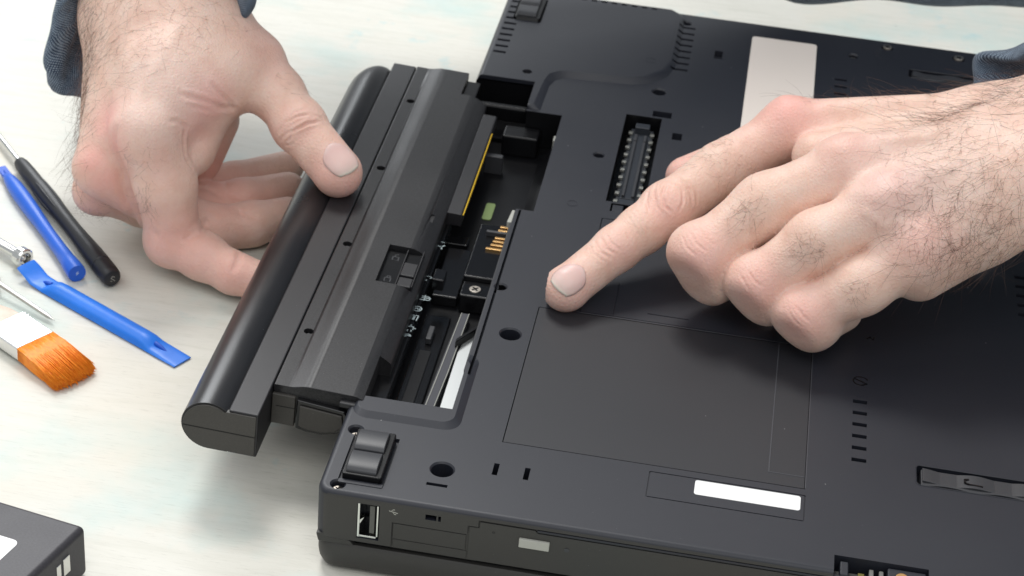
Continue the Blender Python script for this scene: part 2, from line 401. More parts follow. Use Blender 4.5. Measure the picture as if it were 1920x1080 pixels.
# covers set flush in their pockets
c = MB(); c.box(127.9, 128.3, 41.6, 111.5, H-0.35, H+1); c.box(128.0, 139.2, 41.4, 41.8, H-0.35, H+1)
pa = MB().box(48.7, 138.8, 35.9, 111.3, H-1.5, H-0.03).build('hard_drive_cover', M_PANEL, LAP)
cut(pa, c)
c = MB(); c.box(72.8, 73.1, 112.8, 133, H-0.35, H+1); c.box(126.0, 126.4, 112, 174, H-0.35, H+1); c.cyl(110,150,2.4,H-1.2,H+1); c.box(84,98,117,117.4,H-.35,H+1)
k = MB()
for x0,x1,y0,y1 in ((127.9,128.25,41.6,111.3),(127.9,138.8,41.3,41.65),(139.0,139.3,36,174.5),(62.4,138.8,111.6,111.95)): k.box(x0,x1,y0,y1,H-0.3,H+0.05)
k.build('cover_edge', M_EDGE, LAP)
pb = MB().box(62.2, 138.8, 112.75, 174.5, H-1.5, H-0.05).build('memory_cover', M_BASE, LAP)
cut(pb, c)
# stickers
MB().prism(rrect(106.9,138.0,25.0,31.8,0.9), H-0.02, H+0.10).build('label', M_LABEL, LAP)
st = MB().prism(rrect(106.3,133.6,240,342.8,1.6), H-0.02, H+0.12).build('sticker', M_STICK, LAP); st['label'] = 'large blank beige sticker'
# rubber feet: two half round ribs on a tray
def foot(x0, x1, y0, y1, dz=0.0):
    H = 30.0 + dz
    t = MB().prism(rrect(x0,x1,y0,y1,0.7,3), H-0.95, H+2.0).build('rubber_foot', M_DARK, LAP, bevel=0.5)
    ym = (y0+y1)/2
    for a, bq in ((y0+0.9, ym-0.25),(ym+0.25, y1-0.9)):
        h = (bq-a)/2; n = 12
        prof = [(a+h-h*math.cos(math.pi*i/n), H+1.6+2.1*math.sin(math.pi*i/n)**0.6) for i in range(n+1)]
        MB().extrude(prof, 0, x0+1.0, x1-1.7).build('rib', M_RUBBER, t, smooth=60, bevel=0.25)
foot(6.0, 17.6, 6.8, 29.0); foot(6.6, 17.2, 324.8, 346.8, 1.0)
MB().prism(rrect(5.2,18.4,4.8,6.6,0.4,2), H-0.3, H+0.25).build('foot_frame', M_BASE, LAP, bevel=0.2)
# wavy grip strips in the long recesses
for y0, y1 in ((47.4, 55.2),(324.6,330.6)):
    n = 60; prof = []
    for i in range(n+1):
        x = 173.4 + (236-173.4)*i/n
        prof.append((x, y0 + 0.9*(0.5-0.5*math.cos((x-173.4)/8.2*math.pi))))
    poly = prof + [(236,y1),(173.4,y1)]
    g_ = MB().prism(poly, H-3.5, H-0.5).build('grip_strip', M_RUBBER, LAP, bevel=0.4)
    top = [(H-3.4, 235.6), (H-3.4, 173.8)] + [(H-0.25+0.45*math.cos((x-173.4)/8.2*math.pi), x) for x in np.linspace(173.8, 235.6, 70)]
    MB().extrude(top, 1, y0+1.3, y1-0.2).build('rib', M_RUBBER, g_, smooth=60, bevel=0.2)
    fr = rrect(171.9,237.9,y0-1.1,y1+0.9,1.5)
    k = MB()
    for a, q in zip(fr, fr[1:]+fr[:1]):
        k.tube([(*a,H+0.05),(*q,H+0.05)], 0.18, 6)
    k.build('rim', M_BASE, LAP)
stroke(k := MB(), [(187.5,52.6),(186.4,52.2),(186.4,50.8),(187.5,50.2),(191.6,50.0)], 0.5, H+0.1, 0.25); k.build('lock_mark', M_DARK, LAP)
# screws sunk in their holes
def screw(x, y, z, r, parent, m=M_SCREW):
    s = MB().cyl(x, y, r, z-1, z, 20, r*0.92).build('screw', m, parent, bevel=0.15)
    k = MB(); a = random.uniform(0, 1.5)
    for q in (a, a+math.pi/2):
        dx, dy = math.cos(q)*r*0.62, math.sin(q)*r*0.62; nx, ny = -math.sin(q)*r*0.14, math.cos(q)*r*0.14
        k.prism([(x-dx-nx,y-dy-ny),(x+dx-nx,y+dy-ny),(x+dx+nx,y+dy+ny),(x-dx+nx,y-dy+ny)], z-0.3, z+0.03)
    k.build('cross_slot', M_BLACKGLOSS, s, smooth=0)
for x, y, z, r in [(19.2,277.6,H+0.2,1.55),(4.9,30.3,H-1.9,1.5),(5.6,3.8,H-1.6,1.5),(149.1,337,H-1.2,1.4),(163.3,349.8,H+0.5,1.9),(193.3,348.6,H+0.5,2.1),(33.5,17.2,H-5.0,1.6)]:
    screw(x, y, z, r, LAP)
# moulded marks
def ring(cx, cy, r, wd, z, th=0.12, n=24, a0=0, a1=360):
    k = MB(); t = [math.radians(a0+(a1-a0)*i/n) for i in range(n+1)]
    for a, q in zip(t[:-1], t[1:]):
        k.prism([(cx+(r-wd)*math.cos(a),cy+(r-wd)*math.sin(a)),(cx+r*math.cos(a),cy+r*math.sin(a)),(cx+r*math.cos(q),cy+r*math.sin(q)),(cx+(r-wd)*math.cos(q),cy+(r-wd)*math.sin(q))], z, z+th)
    return k
ring(50.3,182,2.1,0.4,H-0.05,0.14).build('mould_mark', M_BASE, LAP)
k = ring(154.8,96.5,2.6,0.45,H-0.05,0.1,14,20,300); stroke(k,[(153,97.4),(156.8,95.2),(155.4,94.4)],0.5,H-0.05,0.1); k.build('recycle_mark', M_BLACKGLOSS, LAP)
k = ring(154.5,89.8,2.3,0.35,H-0.05,0.08); stroke(k,[(153.8,91),(155,90.6),(154.4,89.6)],0.35,H-0.05,0.08); k.build('plastic_mark', M_BASE, LAP)
k = MB(); stroke(k,[(68.5,311.5),(68.5,318.5),(74.5,318.5),(74.5,316.6)],0.4,H-1.3,0.16); stroke(k,[(68.5,311.5),(73.5,311.5)],0.3,H-1.3,0.1); k.build('mould_mark', M_BASE, LAP)
ring(66.6,303,2.3,0.3,H+1.62,0.14).build('mould_mark', M_BASE, LAP)
k = MB()
for i, pts in enumerate([[(158.5,346.5),(160.2,346.5),(160.2,348.2)],[(158.6,344.6),(160.4,343.6),(158.6,342.8)],[(158.5,341),(160.3,341)],[(158.6,339.6),(160.3,339.0),(160.3,337.6)]]):
    stroke(k, pts, 0.3, H-0.05, 0.1)
k.build('lock_mark', M_RUBBER, LAP)
k = MB(); stroke(k,[(156.6,121.6),(157.6,123),(158.6,121.6),(158.9,123.2)],0.4,H-0.05,0.1); k.build('arrow_mark', M_BLACKGLOSS, LAP)
# docking connector
dk = MB(); dk.box(64.6,73.4,190.0,253.6,H-9,H-4.5); dk.box(66.2,71.8,189.4,193.2,H-6,H-1.6); dk.box(66.2,71.8,249.6,253.4,H-6,H-1.6); dk.box(66.4,71.6,196.5,245.8,H-6,H-3.2)
M_DOCK = plastic('connector_plastic', (0.030,0.034,0.042), 0.35, 0.08, 3000, 0.01, dust=False)
DK = dk.build('docking_connector', M_DOCK, LAP, bevel=0.25)
for x0, x1 in ((66.7,67.7),(70.3,71.3)):
    MB().box(x0,x1,197,239.6,H-3.4,H-2.2).build('rail', M_RUBBER, DK, bevel=0.15)
    MB().box(x0,x1,240.4,245.4,H-3.4,H-2.3).build('rail', M_GREY if False else M_RUBBER, DK, bevel=0.15)
pm = None
for x0, x1 in ((64.0,65.7),(72.3,74.0)):
    for i in range(10):
        y = 193.6 + 6.0*i
        if pm is None:
            o = MB().add(*[[(0,0,0),(1.6,0,0),(1.6,2.3,0),(0,2.3,0),(0,0,1.1),(1.6,0,1.1),(1.6,2.3,0.7),(0,2.3,0.7)],[(3,2,1,0),(4,5,6,7),(0,1,5,4),(1,2,6,5),(2,3,7,6),(3,0,4,7)]]).build('pin', mat('tinned_pin',(0.50,0.50,0.46),0.35,0.8), DK, bevel=0.12); pm = o
        else:
            o = pm.copy(); COL.objects.link(o); o.parent = DK
        o.location = (x0*S, y*S, (H-4.4)*S)
MB().box(64.6,73.4,189.6,191.6,H-5,H-2.4).build('end_block', M_GREY, DK, bevel=0.3)
MB().box(64.6,68.6,181.0,185.9,H-4,H-0.3).build('guide_block', M_BASE, LAP, bevel=0.3)
# corner connectors at the lower right
MB().box(150.2,152.6,0.6,6.4,20,H-0.8).build('notch_post', M_BASE, LAP, bevel=0.4)
MB().box(155.6,157.4,1.4,5.2,20,H-3.2).build('notch_contact', mat('olive_contact',(0.16,0.14,0.03),0.4), LAP, bevel=0.2)
for x0 in (158.6, 161.4):
    MB().box(x0,x0+1.3,0.8,6.4,20,H-2.2).build('notch_contact', mat('dull_grey',(0.16,0.16,0.15),0.5), LAP, bevel=0.3)
MB().box(163.6,174.6,0.6,7.2,20,H-1.2).build('notch_plate', M_BASE, LAP, bevel=0.5)
MB().cyl(167.6,3.2,1.9,H-3,H-0.5,20).build('standoff', M_GOLD, LAP, bevel=0.5)
# inside the battery bay
MB().box(30.6,32.0,70,171.6,16,H-0.35).build('bay_rib', M_RUBBER, LAP, bevel=0.25)
MB().prism([(29.4,163.0),(31.2,163),(31.2,171.8),(30.0,171.8)], H-3, H-0.2).build('rib_tab', M_GREY, LAP, bevel=0.4)
cb = MB(); cb.box(19.5,30.8,133.5,169.5,15,23.8); cb.box(19.8,30.8,124,133.5,15,22.0)
CB = cb.build('contact_block', M_BLACKGLOSS, LAP, bevel=0.6)
for i, y in enumerate((151.4,154.1,156.6,159.0,164.3,166.9)):
    MB().box(25.0+0.35*i-(0.9 if i==0 else 0),30.9,y,y+1.25,23.4,24.7).build('contact', M_GOLD, CB, bevel=0.2)
MB().box(22.6,31,161.4,162.8,23.4,25.6).build('divider', M_RUBBER, CB, bevel=0.3)
screw(24.6,128.4,22.3,2.2,LAP)
MB().prism([(24.6,48.0),(29.6,48.0),(30.4,112),(25.4,103),(24.6,96)], 15.0, 17.6).build('silver_frame', M_SILVER, LAP, bevel=0.2)
MB().prism([(23.4,100),(30.5,112.5),(30.5,110.2),(23.4,97.5)], 17.6, 20.5).build('frame_strap', M_DARK, LAP, bevel=0.3)
MB().prism([(19.0,47),(22.6,47),(24.2,96),(24.8,119),(21.6,119),(20.6,96)], 15, 18.2).build('wire_rail', M_CLEAR, LAP, bevel=0.5)
for a0, a1, a2 in ((19.6,21.0,22.0),(22.2,23.8,24.5)):
    MB().tube([(a0,47.5,18.3),(a1,84,18.3),(a2,118.5,18.3)], 0.16, 6).build('rail_highlight', M_GREY, LAP)  # pale tubes draw the highlights on the black rail's edges
MB().box(10,18.6,50,118,14.9,16.2).build('bay_tray', M_BLACKGLOSS, LAP, bevel=0.5)
MB().box(12,16,60,96,16,16.6).build('bay_rib', M_DARK, LAP, bevel=0.2)
MB().box(10,19,126,158,14.9,19).build('bay_tray', M_BLACKGLOSS, LAP, bevel=0.6)
MB().box(13,15,100,108,16.2,18.6).build('bay_post', M_RUBBER, LAP, bevel=0.4)
MB().prism(rrect(17.2,20.6,187.5,199.5,0.9,3), 14.3, 14.75).build('green_sticker', M_GREEN, LAP)
MB().extrude([(14.3,31.0),(14.3,37.7),(25,37.7),(20.5,36.2),(16.8,34.0)], 1, 174, 240).build('bay_ramp', M_DARK, LAP, smooth=60)
MB().box(12,19,222,224.5,14.3,22).build('bay_bracket', M_RUBBER, LAP, bevel=0.4)
MB().box(16,30,238,247.2,14.3,23).build('bay_bracket', M_DARK, LAP, bevel=0.8)
MB().box(36.4,37.8,232,236,20,H-3).build('bay_clip', M_GREY, LAP, bevel=0.2)
MB().box(8,16,163,169,14.9,17.5).build('bay_bracket', M_BLACKGLOSS, LAP, bevel=0.4)
MB().box(3.4,23.4,254,257.5,20,26.8).build('bay_rod', M_DARK, LAP, bevel=1.2, seg=3)
# strip with status symbols
zs = 24.0
MB().box(1.5,9.0,50,172,18,zs).build('symbol_strip', M_BLACKGLOSS, LAP, bevel=0.4)
def sym(px, py): p = P(px, py, zs); return p[0], p[1]
k = MB(); W = 0.36
x, y = sym(797,560); s_ = 1.35
stroke(k,[(x-1.2*s_,y-0.8),(x+1.1*s_,y-0.8),(x+1.3*s_,y+0.4),(x+0.9*s_,y+1.2),(x-0.9*s_,y+1.4)],W,zs); stroke(k,[(x-1.2,y+0.4),(x+1.3,y+0.4)],W,zs); stroke(k,[(x-0.2,y-1.2),(x-0.2,y+2)],W,zs)
x, y = sym(783,579); r_ = ring(x,y,1.55,0.34,zs,0.05,18); k.add(r_.v, r_.f); stroke(k,[(x-0.8,y-0.2),(x-0.2,y+0.6),(x+0.3,y-0.6),(x+0.9,y+0.2)],W,zs)
x, y = sym(776,596); stroke(k,[(x-1.2,y-1.7),(x+1.0,y-1.7),(x+1.3,y+1.5),(x-1.0,y+1.5)],W,zs,closed=True); stroke(k,[(x,y+0.6),(x-0.1,y-0.9)],0.8,zs)
x, y = sym(769,615); stroke(k,[(x-1.0,y-0.9),(x+1.0,y-0.9),(x+1.0,y+0.9),(x-1.0,y+0.9)],W,zs,closed=True); stroke(k,[(x-1.8,y),(x-1,y)],W,zs); stroke(k,[(x+1,y),(x+1.8,y)],W,zs); stroke(k,[(x,y+0.9),(x,y+1.9)],W,zs); stroke(k,[(x-0.6,y-0.9),(x-0.6,y-1.9)],W,zs); stroke(k,[(x+0.6,y-0.9),(x+0.6,y-1.9)],W,zs)
x, y = sym(762,630); r_ = ring(x+0.2,y-0.3,1.6,0.4,zs,0.05,14,40,200); k.add(r_.v, r_.f); r_ = ring(x+0.7,y-1.2,1.7,0.35,zs,0.05,12,60,170); k.add(r_.v, r_.f)
x, y = sym(802,520); stroke(k,[(x-1,y-0.6),(x+0.8,y-0.6),(x+1.5,y),(x+0.8,y+0.6),(x-1,y+0.6)],W,zs,closed=True); stroke(k,[(x-1.0,y-1.9),(x-0.1,y-1.9)],0.7,zs)
x, y = sym(826,463); stroke(k,[(x-1.2,y+0.6),(x+0.3,y),(x+1.2,y+1.2)],0.55,zs); stroke(k,[(x+0.3,y),(x+0.6,y-1.3)],0.55,zs); stroke(k,[(x-0.4,y+3.4),(x+0.8,y+3.2)],0.3,zs)
k.build('status_symbols', M_PRINT, LAP, smooth=0)
# ------------------------------------------------------------------ battery
BAT = thing('battery', 'black laptop battery pack half pulled out of the bay with a round cell bar', 'battery')
_sl = 0.045; _n = np.array([_sl,0,1.0]); _n /= np.linalg.norm(_n); _ex = np.array([1,0,-_sl]); _ex /= np.linalg.norm(_ex)
BF = (np.array([5.5,45.0,31.0]), np.array([_ex,(0,1,0),_n]))      # u, v, w  ->  world
def bb(mb, name, m, parent=BAT, **kw): return mb.build(name, m, parent, frame=BF, **kw)
# round bar with the cells
arc = [(-44.6 + 8.5*math.cos(a), -7.4 + 8.5*math.sin(a)) for a in np.radians(np.linspace(48, 270, 26))]
prof = [(-29.6,-15.9),(-29.6,0.0),(-38.0,0.0)] + arc                 # (u, w)
k = MB(); n = len(prof)
def ex(mb, prof, v0, v1):
    n = len(prof)
    mb.add([(p[0],v0,p[1]) for p in prof] + [(p[0],v1,p[1]) for p in prof],
           [tuple(range(n-1,-1,-1)), tuple(range(n,2*n))] + [(i,(i+1)%n,n+(i+1)%n,n+i) for i in range(n)])
    return mb
cs = [p for p in arc] + [(-38.6,-15.85),(-38.6,-1.1)]; m_ = len(cs); st_ = [(-18.2,1.0),(203,1.0),(208,0.985),(212,0.94),(215.5,0.86),(218,0.74),(219.6,0.56),(220.2,0.36)]
k.add([((-38.6+(p[0]+38.6)*f), v, -7.6+(p[1]+7.6)*(0.35+0.65*f)) for v, f in st_ for p in cs],
      [(j*m_+i,j*m_+(i+1)%m_,(j+1)*m_+(i+1)%m_,(j+1)*m_+i) for j in range(len(st_)-1) for i in range(m_)] + [tuple(range(m_-1,-1,-1)), tuple((len(st_)-1)*m_+i for i in range(m_))])
CELL = bb(k, 'cell_bar', M_GLOSS, smooth=30, bevel=0.9, seg=3)
k = ex(MB(), [(-29.5,-15.9),(-29.5,0.0),(-38.55,0.0),(-38.55,-15.9)], -18.3, 222.2)
bb(k, 'cell_strip', M_BSTRIP, bevel=0.45)
# matte end cap closing the bar towards the viewer
capp = [(-44.6 + 7.9*math.cos(a), -7.4 + 7.9*math.sin(a)) for a in np.radians(np.linspace(52, 270, 24))] + [(-30.1,-15.3),(-30.1,-0.7),(-38.9,-0.7)]
CAPO = bb(ex(MB(), capp, -18.75, -17), 'end_cap', M_CAP, smooth=30, bevel=0.2)
k = MB(); k.box(-52.45,-30.1,-18.83,-18.5,-8.3,-8.0); bb(k, 'seam', M_DARK, CAPO, smooth=0)
# flat body
body = MB()
ex(body, [(-29.3,-13.5),(-29.3,-0.35),(-28.9,0.0),(-24.6,0.0),(-23.6,0.06),(-22.4,0.28),(-21.2,0.62),(-20.0,0.92),(-18.8,1.06),(-17.4,1.1),(-4.6,1.1),(-3.2,0.95),(-1.6,0.35),(0.2,-0.7),(1.6,-1.6),(2.4,-2.3),(2.4,-13.5)], -1.2, 222.6)
BODY = bb(body, 'battery_body', M_BATT, smooth=25, bevel=0.25)
c = MB()
for v in (29.4, 84.2, 138.5, 192.8): c.cyl(-25.9, v, 1.6, -2.2, 3, 20)
c.prism(rrect(-2.4,-0.9,107.6,112.8,0.6,3), -0.2, 3)
c.box(-11.8, 0.6, 63.6, 87.2, -0.9, 3)
c.box(-1.4, 9, -6, 23.2, -30, 9)
c.box(-8.2, 9, 204.0, 260, -30, 9)
c.v = [tuple(BF[0] + np.array(v) @ BF[1]) for v in c.v]
cut(BODY, c, 32); flat_shade(BODY, _n)
bb(ex(MB(), [(2.3,-7),(2.3,-2.0),(7.4,-2.0),(7.8,-2.5),(7.8,-7)], 120, 197), 'connector_block', M_BSTRIP, bevel=0.3)
YL = MB(); yp = [(121,-2.7),(150,-2.62),(184,-2.7),(184,-3.0),(165,-4.0),(145,-4.3),(128,-3.7)]
n_ = len(yp); YL.add([(7.82,p[0],p[1]) for p in yp]+[(8.12,p[0],p[1]) for p in yp], [tuple(range(n_)), tuple(range(2*n_-1,n_-1,-1))]+[(i,(i+1)%n_,n_+(i+1)%n_,n_+i) for i in range(n_)])
bb(YL, 'yellow_label', M_YELLOW, smooth=0)
for v in (29.4, 84.2, 138.5, 192.8): bb(MB().cyl(-25.9, v, 0.8, -2.2, -1.2, 14), 'plug', M_RUBBER, bevel=0.2)
# sliding lock set in a recess
bb(MB().box(-11.7,0.5,63.7,87.1,-0.89,-0.84), 'recess_shade', M_DARK, smooth=0)  # dark sheet that paints deeper shade on the recess floor
lt = MB(); lt.box(-4.9,0.0,70.5,78.6,-0.95,0.75); bb(lt, 'lock_slider', M_BSTRIP, bevel=0.4)
bb(MB().box(-4.9,0.0,64.4,69.9,-0.95,0.35), 'lock_slider', M_BSTRIP, bevel=0.4)
bb(MB().box(-5.4,-5.0,64,87,-0.95,0.5), 'lock_rail', M_BSTRIP, bevel=0.1)
bb(MB().box(0.1,0.55,64,87,-0.95,0.95), 'lock_rail', M_BSTRIP, bevel=0.15)
k = MB()
for cv in (82.0, 68.5):
    stroke(k,[(-9.6,cv-1.2),(-7.6,cv-1.2),(-7.6,cv+1.0),(-9.6,cv+1.0)],0.4,-0.9,0.12,closed=True)
    stroke(k,[(-9.0,cv+1.0),(-9.0,cv+2.2),(-8.0,cv+2.6)] if cv>75 else [(-9.0,cv+1.0),(-9.0,cv+2.2),(-8.0,cv+2.2),(-8.0,cv+1.0)],0.35,-0.9,0.12)
bb(k, 'padlock_marks', M_RUBBER, smooth=0)
# latch at the near end of the body, spring tab, step to the bar
lp = MB(); ex(lp, [(-21.5,-13.8),(-21.5,-3.0),(-6.5,-4.2),(-5.0,-6.0),(-5.0,-10.5),(-8.0,-13.0),(-13.0,-14.6),(-18.0,-14.6)], -3.2, -1.0); LP = bb(lp, 'latch_block', M_BLACKGLOSS, bevel=0.6)
lp = MB(); ex(lp, [(-20.3,-12.2),(-20.3,-4.6),(-7.0,-5.6),(-6.4,-9.6),(-9.0,-12.0),(-13.0,-13.2),(-18.0,-13.0)], -3.9, -3.1); bb(lp, 'latch_face', M_CAP, LP, bevel=0.3)
bb(MB().box(-8.4,-1.6,-3.4,-1.0,-2.6,-0.8), 'latch_tab', M_BSTRIP, bevel=0.5)
bb(MB().box(-29.4,-22,-2.4,-1.0,-14,-2.8), 'corner_block', M_CAP, bevel=0.4)
bb(MB().box(-28,-22,-2.45,-2.3,-7.2,-6.9), 'seam', M_DARK, smooth=0)
bb(MB().box(5.4,9.5,75,82,-6,-1.5), 'lock_hook', M_BLACKGLOSS, bevel=0.5)
bb(MB().box(-8.0,-2.6,205,219,-10,-0.5), 'corner_tab', M_DARK, bevel=0.5)
bb(MB().prism(rrect(-50.4,-49.2,152,160,0.5,3), -3, 0.0).box(-1,-1,-1,-1,-1,-1), 'grip_mark', M_GLOSS, smooth=0) if False else None

# ------------------------------------------------------------------ tools on the table
def nm(p): return np.array(p, float)
def blue_mat(name, col, rough):
    m = mat(name, col, rough, spec=0.5); v = coords(m); b = bsdf(m)
    n = N(m,'ShaderNodeTexNoise',Scale=300.0,Detail=3.0); L(m,v,n.inputs['Vector'])
    n2 = N(m,'ShaderNodeTexNoise',Scale=60.0,Detail=5.0,Roughness=0.7); L(m,v,n2.inputs['Vector'])
    L(m, ramp(m, n2.outputs['Fac'], [(0.3,tuple(c*0.86 for c in col)),(0.62,col),(0.75,tuple(min(1,c*1.12+0.01) for c in col))]), b.inputs['Base Color'])
    mr = N(m,'ShaderNodeMapRange'); mr.inputs['To Min'].default_value = rough-0.08; mr.inputs['To Max'].default_value = rough+0.12; L(m,n2.outputs['Fac'],mr.inputs['Value']); L(m,mr.outputs[0],b.inputs['Roughness'])
    vo = N(m,'ShaderNodeTexVoronoi',Scale=160.0); L(m,v,vo.inputs['Vector']); lt = N(m,'ShaderNodeMath',operation='LESS_THAN'); lt.inputs[1].default_value = 0.05; L(m,vo.outputs['Distance'],lt.inputs[0])
    mq = N(m,'ShaderNodeMath',operation='MULTIPLY'); L(m,lt.outputs[0],mq.inputs[0]); L(m,ramp(m,n2.outputs['Fac'],[(0.55,(0,0,0)),(0.66,(0.5,0.5,0.5))]),mq.inputs[1])
    src = b.inputs['Base Color'].links[0].from_socket; mx = N(m,'ShaderNodeMix',data_type='RGBA'); L(m,mq.outputs[0],mx.inputs['Factor']); L(m,src,mx.inputs[6]); mx.inputs[7].default_value = (0.45,0.52,0.65,1); L(m,mx.outputs[2],b.inputs['Base Color'])
    L(m, bump(m,n.outputs['Fac'],0.2,0.03), b.inputs['Normal']); return m
M_BLUE = blue_mat('blue_plastic', (0.010,0.19,0.80), 0.36)
M_BLUE3 = blue_mat('deep_blue_plastic', (0.012,0.125,0.66), 0.36)
M_BLUE2 = blue_mat('blue_plastic_dark', (0.010,0.10,0.60), 0.40)
M_BLKH = blue_mat('black_handle_plastic', (0.014,0.014,0.017), 0.42)
# black screwdriver
SD = thing('screwdriver', 'screwdriver with a slim black handle and thin steel shaft', 'screwdriver')
A0, A1 = nm((-163.6,198.0,3.6)), nm((-103.6,128.4,3.9))
d_ = (A1-A0)/np.linalg.norm(A1-A0)
hp = [(0,1.2),(0.005,2.3),(0.03,2.75),(0.10,3.0),(0.20,3.05),(0.24,3.35),(0.33,3.5),(0.42,3.2),(0.52,3.0),(0.62,3.05),(0.72,3.4),(0.80,3.65),(0.89,3.75),(0.893,3.5),(0.897,3.5),(0.90,3.75),(0.965,3.7),(0.985,3.5),(0.996,3.0),(1.0,2.2)]
HD = MB().lathe(A0, A1, hp, 28).build('handle', M_BLKH, SD, smooth=35)
k = MB()                                   # grip flats raised as long pads round the handle
u_ = np.cross(d_, (0,0,1)); u_ /= np.linalg.norm(u_); q_ = np.cross(u_, d_)
for a in np.arange(0, 2*math.pi, math.pi/3):
    off = (u_*math.cos(a)+q_*math.sin(a))
    pts = [A0 + (A1-A0)*t + off*r for t, r in ((0.22,2.8),(0.26,3.2),(0.34,3.3),(0.42,3.05),(0.48,2.6))]
    k.tube(pts, [0.25,0.55,0.6,0.5,0.2], 8)
k.build('grip_pads', M_BLKH, HD, smooth=60)
MB().lathe(A0 - d_*34, A0 + d_*2, [(0,1.15),(1,1.15)], 16).build('shaft', M_CHROME, SD, smooth=40)
k = MB(); e = A1 - d_*0.02
for pts in ([(-0.8,0.6),(0.1,1.1),(0.6,0.4),(-0.2,-0.3),(-0.7,-1.0)],[(0.3,-0.9),(0.9,-0.7)]):
    for a, bq in zip(pts[:-1], pts[1:]): k.tube([e+u_*a[0]+q_*a[1]+d_*0.03, e+u_*bq[0]+q_*bq[1]+d_*0.03], 0.12, 6)
k.build('scuffs', mat('scuff',(0.4,0.38,0.33),0.4), HD)
# blue spudger with a round body
BS = thing('spudger', 'round blue plastic pry stick lying beside the black screwdriver', 'pry tool')
B0, B1 = nm((-165.2,188.4,2.9)), nm((-116.8,129.2,3.4))
hp = [(0,0.8),(0.015,1.7),(0.06,2.4),(0.14,2.95),(0.26,3.1),(0.38,2.95),(0.5,2.65),(0.62,2.5),(0.75,2.6),(0.88,2.85),(0.885,3.0),(0.93,3.2),(0.985,3.35),(1.0,3.2)]
BH = MB().lathe(B0, B1, hp, 28).build('handle', M_BLUE3, BS, smooth=35)
d2 = (B1-B0)/np.linalg.norm(B1-B0); u2 = np.cross(d2,(0,0,1)); u2 /= np.linalg.norm(u2)
t = MB(); p0 = B0 + d2*1.5; p1 = B0 - d2*7
t.add([p0-u2*1.7+nm((0,0,-0.7)),p0+u2*1.7+nm((0,0,-0.7)),p1+u2*1.9+nm((0,0,-0.4)),p1-u2*1.9+nm((0,0,-0.4)),p0-u2*1.7+nm((0,0,0.9)),p0+u2*1.7+nm((0,0,0.9)),p1+u2*1.9+nm((0,0,0.2)),p1-u2*1.9+nm((0,0,0.2))],
      [(3,2,1,0),(4,5,6,7),(0,1,5,4),(1,2,6,5),(2,3,7,6),(3,0,4,7)]); t.build('flat_tip', M_BLUE2, BS, bevel=0.25)
t = MB(); t.tube([p0+nm((0,0,0.9)), p0-d2*4+nm((0,0,0.7))], [0.7,0.4], 8); t.build('rib', M_BLUE2, BS)
k = MB(); e = B1 + d2*0.02; q2 = np.cross(u2, d2)
for pts in ([(-0.5,0.7),(0.2,0.5),(-0.1,-0.2),(0.4,-0.6)],[(-0.6,0.0),(0.5,0.15)]):
    for a, bq in zip(pts[:-1], pts[1:]): k.tube([e+u2*a[0]+q2*a[1], e+u2*bq[0]+q2*bq[1]], 0.13, 6)
k.build('end_mark', mat('pale_mark',(0.5,0.6,0.8),0.5), BH)
# blue pry bar, domed on top with a flat wedge at either end
PB = thing('pry_bar', 'long flat blue plastic pry bar with a domed back and wedge ends', 'pry tool')
p0, p1 = nm((-135.2,128.2,0)), nm((-67.0,90.6,0)); Lb = np.linalg.norm(p1-p0); d3 = (p1-p0)/Lb; s3 = np.array([-d3[1],d3[0],0])
def pry():
    mb = MB(); st = [(0.0,4.4,5.2,4.0,0.9,3),(0.035,3.2,4.0,4.1,0.9,3),(0.085,0.9,1.9,4.1,1.0,4),(0.15,0.4,1.6,4.1,1.0,4),(0.165,0.3,2.2,4.1,0.7,2.2),(0.195,0.3,3.7,4.1,0.6,2),(0.24,0.3,4.1,4.1,0.55,2),
                     (0.76,0.3,4.1,4.1,0.55,2),(0.80,0.3,3.8,4.1,0.6,2),(0.83,0.3,2.4,4.1,0.8,2.4),(0.845,0.3,1.7,4.1,1.0,4),(0.92,0.3,1.4,4.1,1.0,4),(1.0,0.3,0.8,4.0,1.0,4)]
    n = 16; vs = []
    for t, zb, zt, hw, kk, pw in st:
        c0 = p0 + d3*Lb*t
        for i in range(n+1):
            f = -1 + 2*i/n
            vs.append(c0 + s3*hw*f + nm((0,0,zb + 0.35 + (zt-zb-0.35)*(1-abs(f)**pw)**(0.5 if pw < 3.5 else 0.3))))
        vs.append(c0 + s3*hw*0.93 + nm((0,0,zb))); vs.append(c0 - s3*hw*0.93 + nm((0,0,zb)))
    m = n+3; fs = [(j*m+i, j*m+(i+1)%m, (j+1)*m+(i+1)%m, (j+1)*m+i) for j in range(len(st)-1) for i in range(m)]
    fs += [tuple(range(m-1,-1,-1)), tuple((len(st)-1)*m+i for i in range(m))]
    return mb.add(vs, fs)
pry().build('bar', M_BLUE, PB, smooth=38)
for t0, t1 in ((0.105,0.172),(0.905,0.835)):
    a = p0+d3*Lb*t0; bq = p0+d3*Lb*t1
    MB().tube([a+nm((0,0,1.1)), (a+bq)/2+nm((0,0,1.9)), bq+nm((0,0,2.2))], [0.3,0.75,0.85], 10).build('rib', M_BLUE2, PB, smooth=60)
